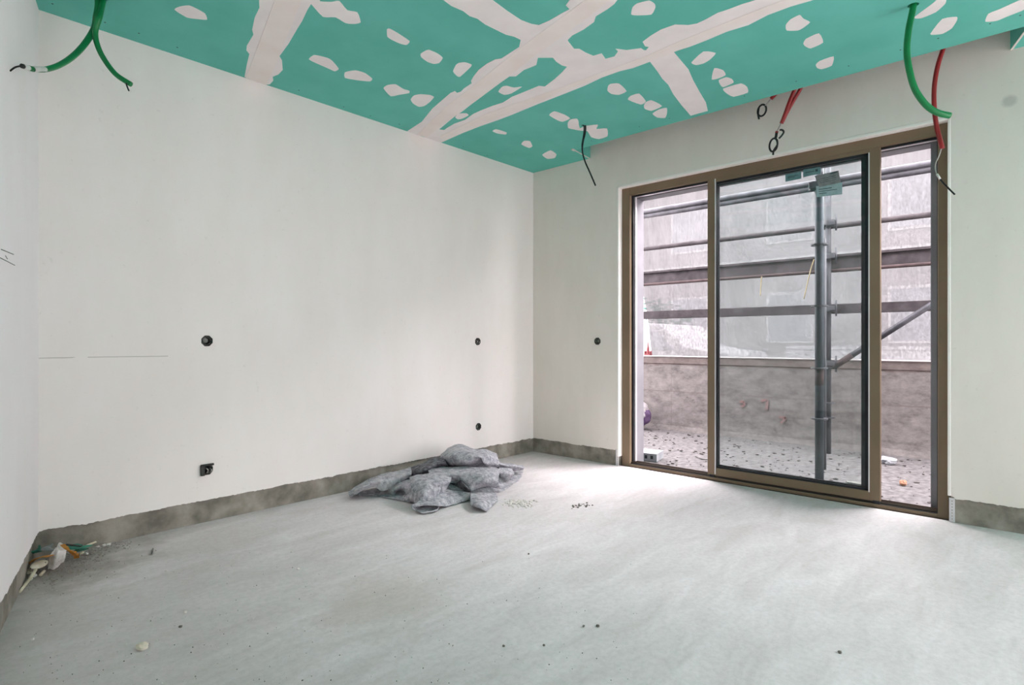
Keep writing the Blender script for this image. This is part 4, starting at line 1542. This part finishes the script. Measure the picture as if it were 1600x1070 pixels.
felt = MB()
lobes = [
    # left tail
    [[(115, 460, .02), (260, 372, .09), (400, 322, .11), (480, 305, .12), (570, 285, .14)],
     [(118, 485, .035), (240, 415, .10), (330, 380, .11), (450, 360, .11), (580, 330, .12)],
     [(130, 512, .006), (200, 468, .045), (300, 432, .065), (385, 452, .045), (565, 385, .05)]],
    # flat underlayer of the tail
    [[(170, 470, .01), (300, 440, .02), (430, 430, .02)], [(200, 487, .006), (320, 490, .006), (440, 492, .006)]],
    # little folded ear
    [[(400, 455, .03), (450, 410, .06), (560, 375, .08), (590, 380, .08)], [(415, 470, .02), (480, 440, .055), (540, 425, .06), (600, 420, .06)], [(450, 492, .006), (490, 455, .03), (540, 480, .02), (600, 500, .02)]],
    # shaggy ridge, its shade put into the colour
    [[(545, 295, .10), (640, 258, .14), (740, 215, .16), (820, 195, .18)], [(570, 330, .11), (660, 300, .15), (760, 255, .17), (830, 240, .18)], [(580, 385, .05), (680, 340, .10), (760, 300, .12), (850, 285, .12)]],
    # top hump
    [[(795, 185, .16), (860, 135, .21), (930, 110, .235), (1040, 150, .225), (1110, 145, .22), (1205, 185, .17)],
     [(790, 215, .17), (870, 190, .225), (950, 175, .24), (1050, 195, .235), (1120, 190, .22), (1215, 215, .16)],
     [(790, 268, .12), (880, 262, .16), (980, 250, .19), (1085, 215, .21), (1110, 245, .18), (1230, 265, .12)],
     [(780, 290, .08), (900, 285, .11), (1000, 280, .12), (1090, 270, .13), (1150, 280, .12), (1240, 290, .08)]],
    # right tail with rolled end
    [[(1180, 225, .15), (1250, 250, .12), (1330, 258, .09), (1395, 268, .07)],
     [(1190, 260, .13), (1260, 275, .11), (1340, 275, .09), (1408, 285, .06)],
     [(1220, 300, .06), (1290, 300, .055), (1345, 315, .035), (1400, 308, .035)]],
    # mid right fold
    [[(1220, 285, .10), (1280, 290, .09), (1320, 298, .08)], [(1230, 320, .10), (1290, 325, .085), (1335, 330, .06)], [(1235, 370, .03), (1280, 380, .025), (1330, 345, .03)]],
    # right flat sheet lying on the floor
    [[(1230, 330, .04), (1330, 320, .02), (1400, 315, .012)], [(1225, 400, .02), (1300, 385, .012), (1375, 365, .008)], [(1215, 465, .006), (1275, 440, .006), (1330, 400, .006)]],
    # central sheet
    [[(735, 278, .13), (860, 278, .145), (1000, 285, .15), (1120, 283, .15), (1232, 290, .13)],
     [(700, 315, .135), (850, 310, .15), (1000, 320, .155), (1120, 330, .15), (1225, 340, .12)],
     [(760, 350, .13), (890, 345, .135), (1010, 385, .11), (1110, 395, .105), (1215, 385, .10)],
     [(830, 400, .08), (930, 410, .07), (1010, 462, .045), (1120, 430, .05), (1235, 440, .03)]],
    # pocket at the front of the central sheet, shade painted in
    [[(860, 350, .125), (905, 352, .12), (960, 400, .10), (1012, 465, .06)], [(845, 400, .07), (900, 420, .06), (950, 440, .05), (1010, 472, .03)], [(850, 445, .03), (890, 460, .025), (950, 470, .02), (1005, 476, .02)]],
    # left front lobe, falling forward
    [[(562, 350, .12), (650, 338, .14), (760, 322, .145), (872, 352, .13)],
     [(570, 400, .12), (660, 390, .135), (770, 385, .135), (865, 385, .115)],
     [(585, 470, .08), (670, 465, .10), (770, 440, .095), (845, 430, .075)],
     [(598, 548, .025), (660, 545, .045), (730, 520, .045), (815, 470, .05)]],
    # side of that lobe
    [[(535, 500, .03), (560, 465, .06), (585, 440, .08)], [(535, 520, .02), (565, 510, .04), (595, 500, .06)], [(550, 538, .006), (580, 540, .01), (605, 545, .02)]],
    # front sheet
    [[(640, 530, .05), (720, 505, .055), (800, 460, .06), (860, 450, .055), (930, 462, .045), (1018, 470, .05)],
     [(605, 548, .050), (690, 530, .053), (770, 515, .050), (850, 505, .040), (940, 495, .032), (1020, 490, .035)],
     [(582, 562, .047), (650, 556, .052), (740, 562, .044), (835, 568, .010), (930, 545, .006), (1020, 523, .006)]],
    # lower lip of the open fold at its front
    [[(580, 563, .046), (582, 585, .028), (612, 608, .010), (660, 624, .006), (720, 617, .006), (768, 600, .012)],
     [(600, 560, .040), (605, 575, .022), (630, 592, .008), (670, 603, .005), (725, 598, .005), (775, 588, .010)],
     [(640, 556, .030), (640, 562, .016), (655, 570, .006), (690, 576, .004), (735, 576, .004), (785, 574, .008)]],
    # small flap front right
    [[(1015, 465, .045), (1090, 458, .045), (1200, 470, .02)], [(1012, 510, .045), (1090, 505, .045), (1212, 520, .012)], [(1015, 556, .030), (1080, 550, .045), (1200, 540, .008)], [(1045, 575, .020), (1090, 590, .020), (1135, 606, .004)]],
    # between flap and central sheet
    [[(1005, 465, .04), (1110, 435, .05), (1220, 430, .03)], [(1010, 490, .03), (1110, 475, .03), (1215, 465, .008)]],
]
for li, rows in enumerate(lobes):
    R = surf([[fp(*p_) for p_ in r] for r in rows], 11, 11)
    for r in R:
        for p_ in r:
            a_ = noise.noise(p_ * 9 + Vector((li * 3.0, 0, 0))) * 0.006 + noise.noise(p_ * 26 + Vector((0, li * 2.0, 0))) * 0.003
            a_ += 0.005 - 0.014 * abs(noise.noise(p_ * 8 + Vector((5, li * 4.0, 1))))
            p_.z = max(0.003, p_.z + a_)
            p_.y = min(p_.y, -0.03)
    nf = len(felt.bm.faces)
    felt.grid(R, 0.006)
    if li in (3, 9):  # ridge and pocket get the darker felt as painted shade
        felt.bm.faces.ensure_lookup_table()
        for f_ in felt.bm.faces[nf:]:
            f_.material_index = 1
# the buried core of the heap, so nothing shows through between the folds
core = surf([[fp(*p_) for p_ in r] for r in [
    [(150, 490, .004), (400, 420, .004), (600, 330, .01), (800, 250, .02), (1000, 220, .02), (1200, 250, .01), (1330, 290, .004)],
    [(200, 488, .004), (430, 440, .02), (600, 370, .06), (800, 280, .10), (1000, 240, .14), (1180, 270, .08), (1320, 310, .01)],
    [(250, 490, .004), (480, 480, .01), (640, 420, .07), (800, 360, .09), (1000, 350, .09), (1180, 370, .06), (1300, 360, .006)],
    [(300, 492, .003), (560, 540, .004), (660, 560, .004), (820, 520, .02), (1000, 490, .02), (1150, 470, .01), (1260, 420, .003)]]], 6, 6)
for r in core:
    for p_ in r:
        p_.y = min(p_.y, -0.04)
felt.grid(core)
tag(felt.build('felt_sheet', [M['felt'], M['felt_shaded']]), 'crumpled grey felt sheet heaped on the floor against the long wall', 'felt sheet')

# ================================================================== FLOOR DEBRIS
def clump(name, pts, spread, n, rmin, rmax, seed, mat, label, cat):
    rnd = random.Random(seed)
    m = MB()
    for k in range(n):
        c = pts[rnd.randrange(len(pts))]
        x = c.x + rnd.gauss(0, spread[0])
        y = c.y + rnd.gauss(0, spread[1])
        r = rnd.uniform(rmin, rmax)
        b = bmesh.new()
        bmesh.ops.create_icosphere(b, subdivisions=1, radius=r)
        for v in b.verts:
            v.co = Vector((v.co.x * rnd.uniform(0.7, 1.5), v.co.y * rnd.uniform(0.7, 1.5), v.co.z * 0.7))
        if y > -0.02:
            y = -0.03
        m.merge(b, Matrix.Translation((x, y, r * 0.3)))
    return tag(m.build(name, mat), label, cat, kind='stuff')


clump('mortar_crumbs', [on_z(808, 786, 0), on_z(815, 789, 0), on_z(822, 786, 0), on_z(800, 784, 0)], (0.035, 0.035), 130, 0.004, 0.010, 1, M['crumb'], 'spill of pale mortar crumbs in front of the felt heap', 'crumbs')
clump('mortar_grit', [on_z(898, 791, 0), on_z(904, 790, 0), on_z(915, 789, 0)], (0.025, 0.02), 30, 0.003, 0.008, 2, M['crumb_dark'], 'small patch of grit on the floor right of the felt heap', 'grit')
clump('corner_grit', [on_z(120, 870, 0), on_z(140, 862, 0), on_z(95, 890, 0), on_z(160, 855, 0), on_z(105, 880, 0), on_z(75, 905, 0)], (0.07, 0.05), 700, 0.0015, 0.0045, 3, M['crumb_mid'], 'grey grit swept around the rubbish in the left corner', 'grit')
rnd = random.Random(21)
m = MB()
m2 = MB()
for k in range(600):
    px, py = rnd.uniform(10, 1000) ** 1.0, rnd.uniform(860, 1068)
    if rnd.random() < px / 1300:
        continue
    p = on_z(px, py, 0)
    if (p - LC).dot(LN) < 0.06:
        continue
    r = rnd.choice((0.0011, 0.0013, 0.0015, 0.0018, 0.0022))
    b = bmesh.new()
    bmesh.ops.create_icosphere(b, subdivisions=1, radius=r)
    (m if rnd.random() < 0.65 else m2).merge(b, Matrix.Translation((p.x, p.y, r * 0.4)))
tag(m.build('floor_grit', M['crumb_dark']), 'tiny dark grit scattered over the screed floor', 'grit', kind='stuff')
tag(m2.build('floor_crumbs', M['crumb']), 'tiny white crumbs scattered over the screed floor', 'crumbs', kind='stuff')
boulder('plaster_lump', 222, 1014, 0.0185, 4, M['stone'], 'pale yellowish plaster lump alone on the near floor', 'plaster lump', 0.65)
peb = [(51, 1000, .006, 'crumb', 'small white pebble near the left wall on the near floor'), (289, 958, .007, 'crumb', 'white plaster chip up-right of the plaster lump'), (282, 980, .006, 'crumb_dark', 'dark pebble just right above the plaster lump'),
       (466, 890, .007, 'crumb', 'white chip on the floor below the left wall boxes'), (456, 863, .006, 'crumb', 'farther white chip on the floor below the left wall boxes'), (260, 893, .006, 'crumb', 'white chip between the corner rubbish and the long wall'),
       (934, 979, .006, 'crumb_dark', 'dark pebble on the middle of the near floor'), (912, 979, .005, 'crumb_dark', 'faint dark pebble left of its twin on the near floor'), (787, 1010, .0045, 'crumb_dark', 'tiny dark pebble at the lower middle of the floor'),
       (850, 1009, .0045, 'crumb_dark', 'tiny dark pebble right of another at the lower middle'), (826, 866, .005, 'crumb_dark', 'tiny dark pebble in front of the felt heap'), (1312, 1020, .006, 'crumb_dark', 'dark pebble on the lower right floor')]
for i, (px, py, r, mt, lb) in enumerate(peb):
    boulder('pebble', px, py, r, 10 + i, M[mt], lb, 'pebble', 0.7)
m = MB()
m.tube([on_z(239, 857, .004), on_z(237, 866, .004)], 0.0035, 6, sub=1)
tag(m.build('nail', M['box_grey']), 'small grey nail on the floor below the left end of the long wall', 'nail')

# ---- rubbish in the left corner (crop origin 20,820, scale 8.919)
def rp(x, y, h):
    p = on_z(20 + x / 8.919, 820 + y / 8.919, h)
    return p


m = MB()
pr = surf([[rp(640, 255, .10), rp(700, 255, .105), (rp(760, 300, .09))], [rp(560, 360, .09), rp(640, 360, .10), rp(740, 400, .075)], [rp(520, 430, .075), rp(600, 470, .07), rp(720, 470, .05)], [rp(490, 610, .012), rp(570, 610, .01), rp(660, 560, .012)]], 8, 8)
for r in pr:
    for p_ in r:
        p_.z += 0.010 * noise.noise(p_ * 30) + 0.006 * noise.noise(p_ * 70)
        p_.z = max(0.004, p_.z)
m.grid(pr, 0.0015, smooth=False)
tag(m.build('crumpled_paper', M['paper']), 'crumpled white paper bag on top of the rubbish in the left corner', 'paper')


def strip(name, pts, wdt, th, mat, label, cat):
    m = MB()
    P = [rp(*p_) for p_ in pts]
    P = catmull(P, 5) if len(P) > 2 else P
    L = []
    for i, p_ in enumerate(P):
        d = P[min(i + 1, len(P) - 1)] - P[max(i - 1, 0)]
        s_ = d.cross(Vector((0, 0, 1))).normalized() * wdt
        L.append([p_ - s_, p_, p_ + s_])
    m.grid(L, th, smooth=False)
    return tag(m.build(name, mat), label, cat)


strip('ochre_strip', [(205, 560, .03), (300, 490, .055), (400, 450, .075), (530, 435, .085)], 0.012, 0.003, M['ochre'], 'ochre plastic strip left of the paper in the corner rubbish', 'strip')
strip('ochre_strip', [(690, 280, .112), (770, 345, .10), (840, 400, .07), (880, 430, .045)], 0.008, 0.003, M['ochre'], 'ochre strip lying across the white paper in the corner rubbish', 'strip')
strip('ochre_strip', [(840, 380, .06), (880, 410, .05), (890, 465, .02)], 0.010, 0.003, M['ochre'], 'short ochre offcut right of the paper in the corner rubbish', 'strip')
strip('teal_scrap', [(790, 290, .05), (880, 310, .055), (970, 300, .055), (1010, 290, .05)], 0.030, 0.003, M['teal_plastic'], 'teal plastic scrap right of the paper in the corner rubbish', 'plastic scrap')
strip('teal_scrap', [(860, 360, .03), (930, 350, .03), (1000, 330, .028)], 0.022, 0.003, M['teal_plastic'], 'lower teal plastic scrap at the right of the corner rubbish', 'plastic scrap')
strip('teal_scrap', [(290, 400, .05), (330, 350, .07), (390, 310, .08)], 0.030, 0.003, M['teal_plastic'], 'dark teal scrap pressed into the very corner', 'plastic scrap')
strip('clear_film', [(380, 350, .06), (440, 310, .075), (520, 320, .07), (570, 340, .06)], 0.045, 0.002, M['sticker_grey'], 'crumpled grey film at the back of the corner rubbish', 'film')
strip('dark_strip', [(740, 275, .075), (850, 290, .07), (960, 300, .065)], 0.006, 0.003, M['box_dark'], 'dark strip over the teal scrap in the corner rubbish', 'strip')
strip('dark_strip', [(270, 600, .02), (380, 540, .035), (470, 510, .04)], 0.020, 0.004, M['box_dark'], 'dark strip under the ochre one in the corner rubbish', 'strip')


def stick(pts, r, label, mat='cream'):
    m = MB()
    m.tube([rp(*p_) for p_ in pts], r, 7, sub=1)
    tag(m.build('wooden_stick', M[mat]), label, 'stick', 'cream sticks in the corner rubbish')


stick([(95, 930, .006), (240, 750, .012)], 0.006, 'cream stick lying along the left wall at the near end of the rubbish')
stick([(245, 745, .014), (325, 610, .03)], 0.007, 'short cream stick end in front of the rounded chip')
stick([(1030, 285, .025), (1275, 188, .012)], 0.005, 'cream stick poking out at the right end of the rubbish')
stick([(385, 695, .008), (440, 640, .012)], 0.006, 'stubby cream stick in front of the white paper')
stick([(930, 405, .012), (985, 375, .016)], 0.006, 'stubby cream stick right of the white paper')
m = MB()
cc = rp(370, 550, .04)
b = bmesh.new()
bmesh.ops.create_uvsphere(b, u_segments=16, v_segments=10, radius=1.0)
for v in b.verts:
    v.co = Vector((v.co.x * 0.020, v.co.y * 0.040, v.co.z * 0.010))
m.merge(b, Matrix.Translation(cc) @ Matrix.Rotation(-0.9, 4, 'Z') @ Matrix.Rotation(0.5, 4, 'Y'))
tag(m.build('rounded_chip', M['stone']), 'rounded beige chip under the ochre strip in the corner rubbish', 'chip')
m = MB()
cc = rp(212, 672, .012)
m.lathe([(0.006, 0.0), (0.013, 0.0), (0.013, 0.012), (0.006, 0.012), (0.006, 0.0)], lambda u, v, h: cc + Vector((u, v, h)), 14)
tag(m.build('plastic_ring', M['cream']), 'small cream ring beside the left wall in the corner rubbish', 'ring')
for i, (x, y, r, lb) in enumerate(((295, 722, .012, 'white crumb beside the near cream stick'), (245, 770, .008, 'small pale crumb at the near cream stick'), (1120, 85, .010, 'white chip lying at the foot of the long wall'), (1265, 285, .010, 'white chip at the right end of the rubbish'),
                                   (1160, 290, .008, 'pinkish crumb near the right stick'), (1030, 415, .008, 'pale crumb in front of the teal scrap'))):
    m = MB().rock((0, 0, r * 0.5), r, 30 + i, 2, 0.7, 0.4)
    o = m.build('plaster_chip', M['crumb'])
    p = rp(x, y, 0.0)
    if p.y > -0.03:
        p.y = -0.035
    o.location = p
    tag(o, lb, 'chip')
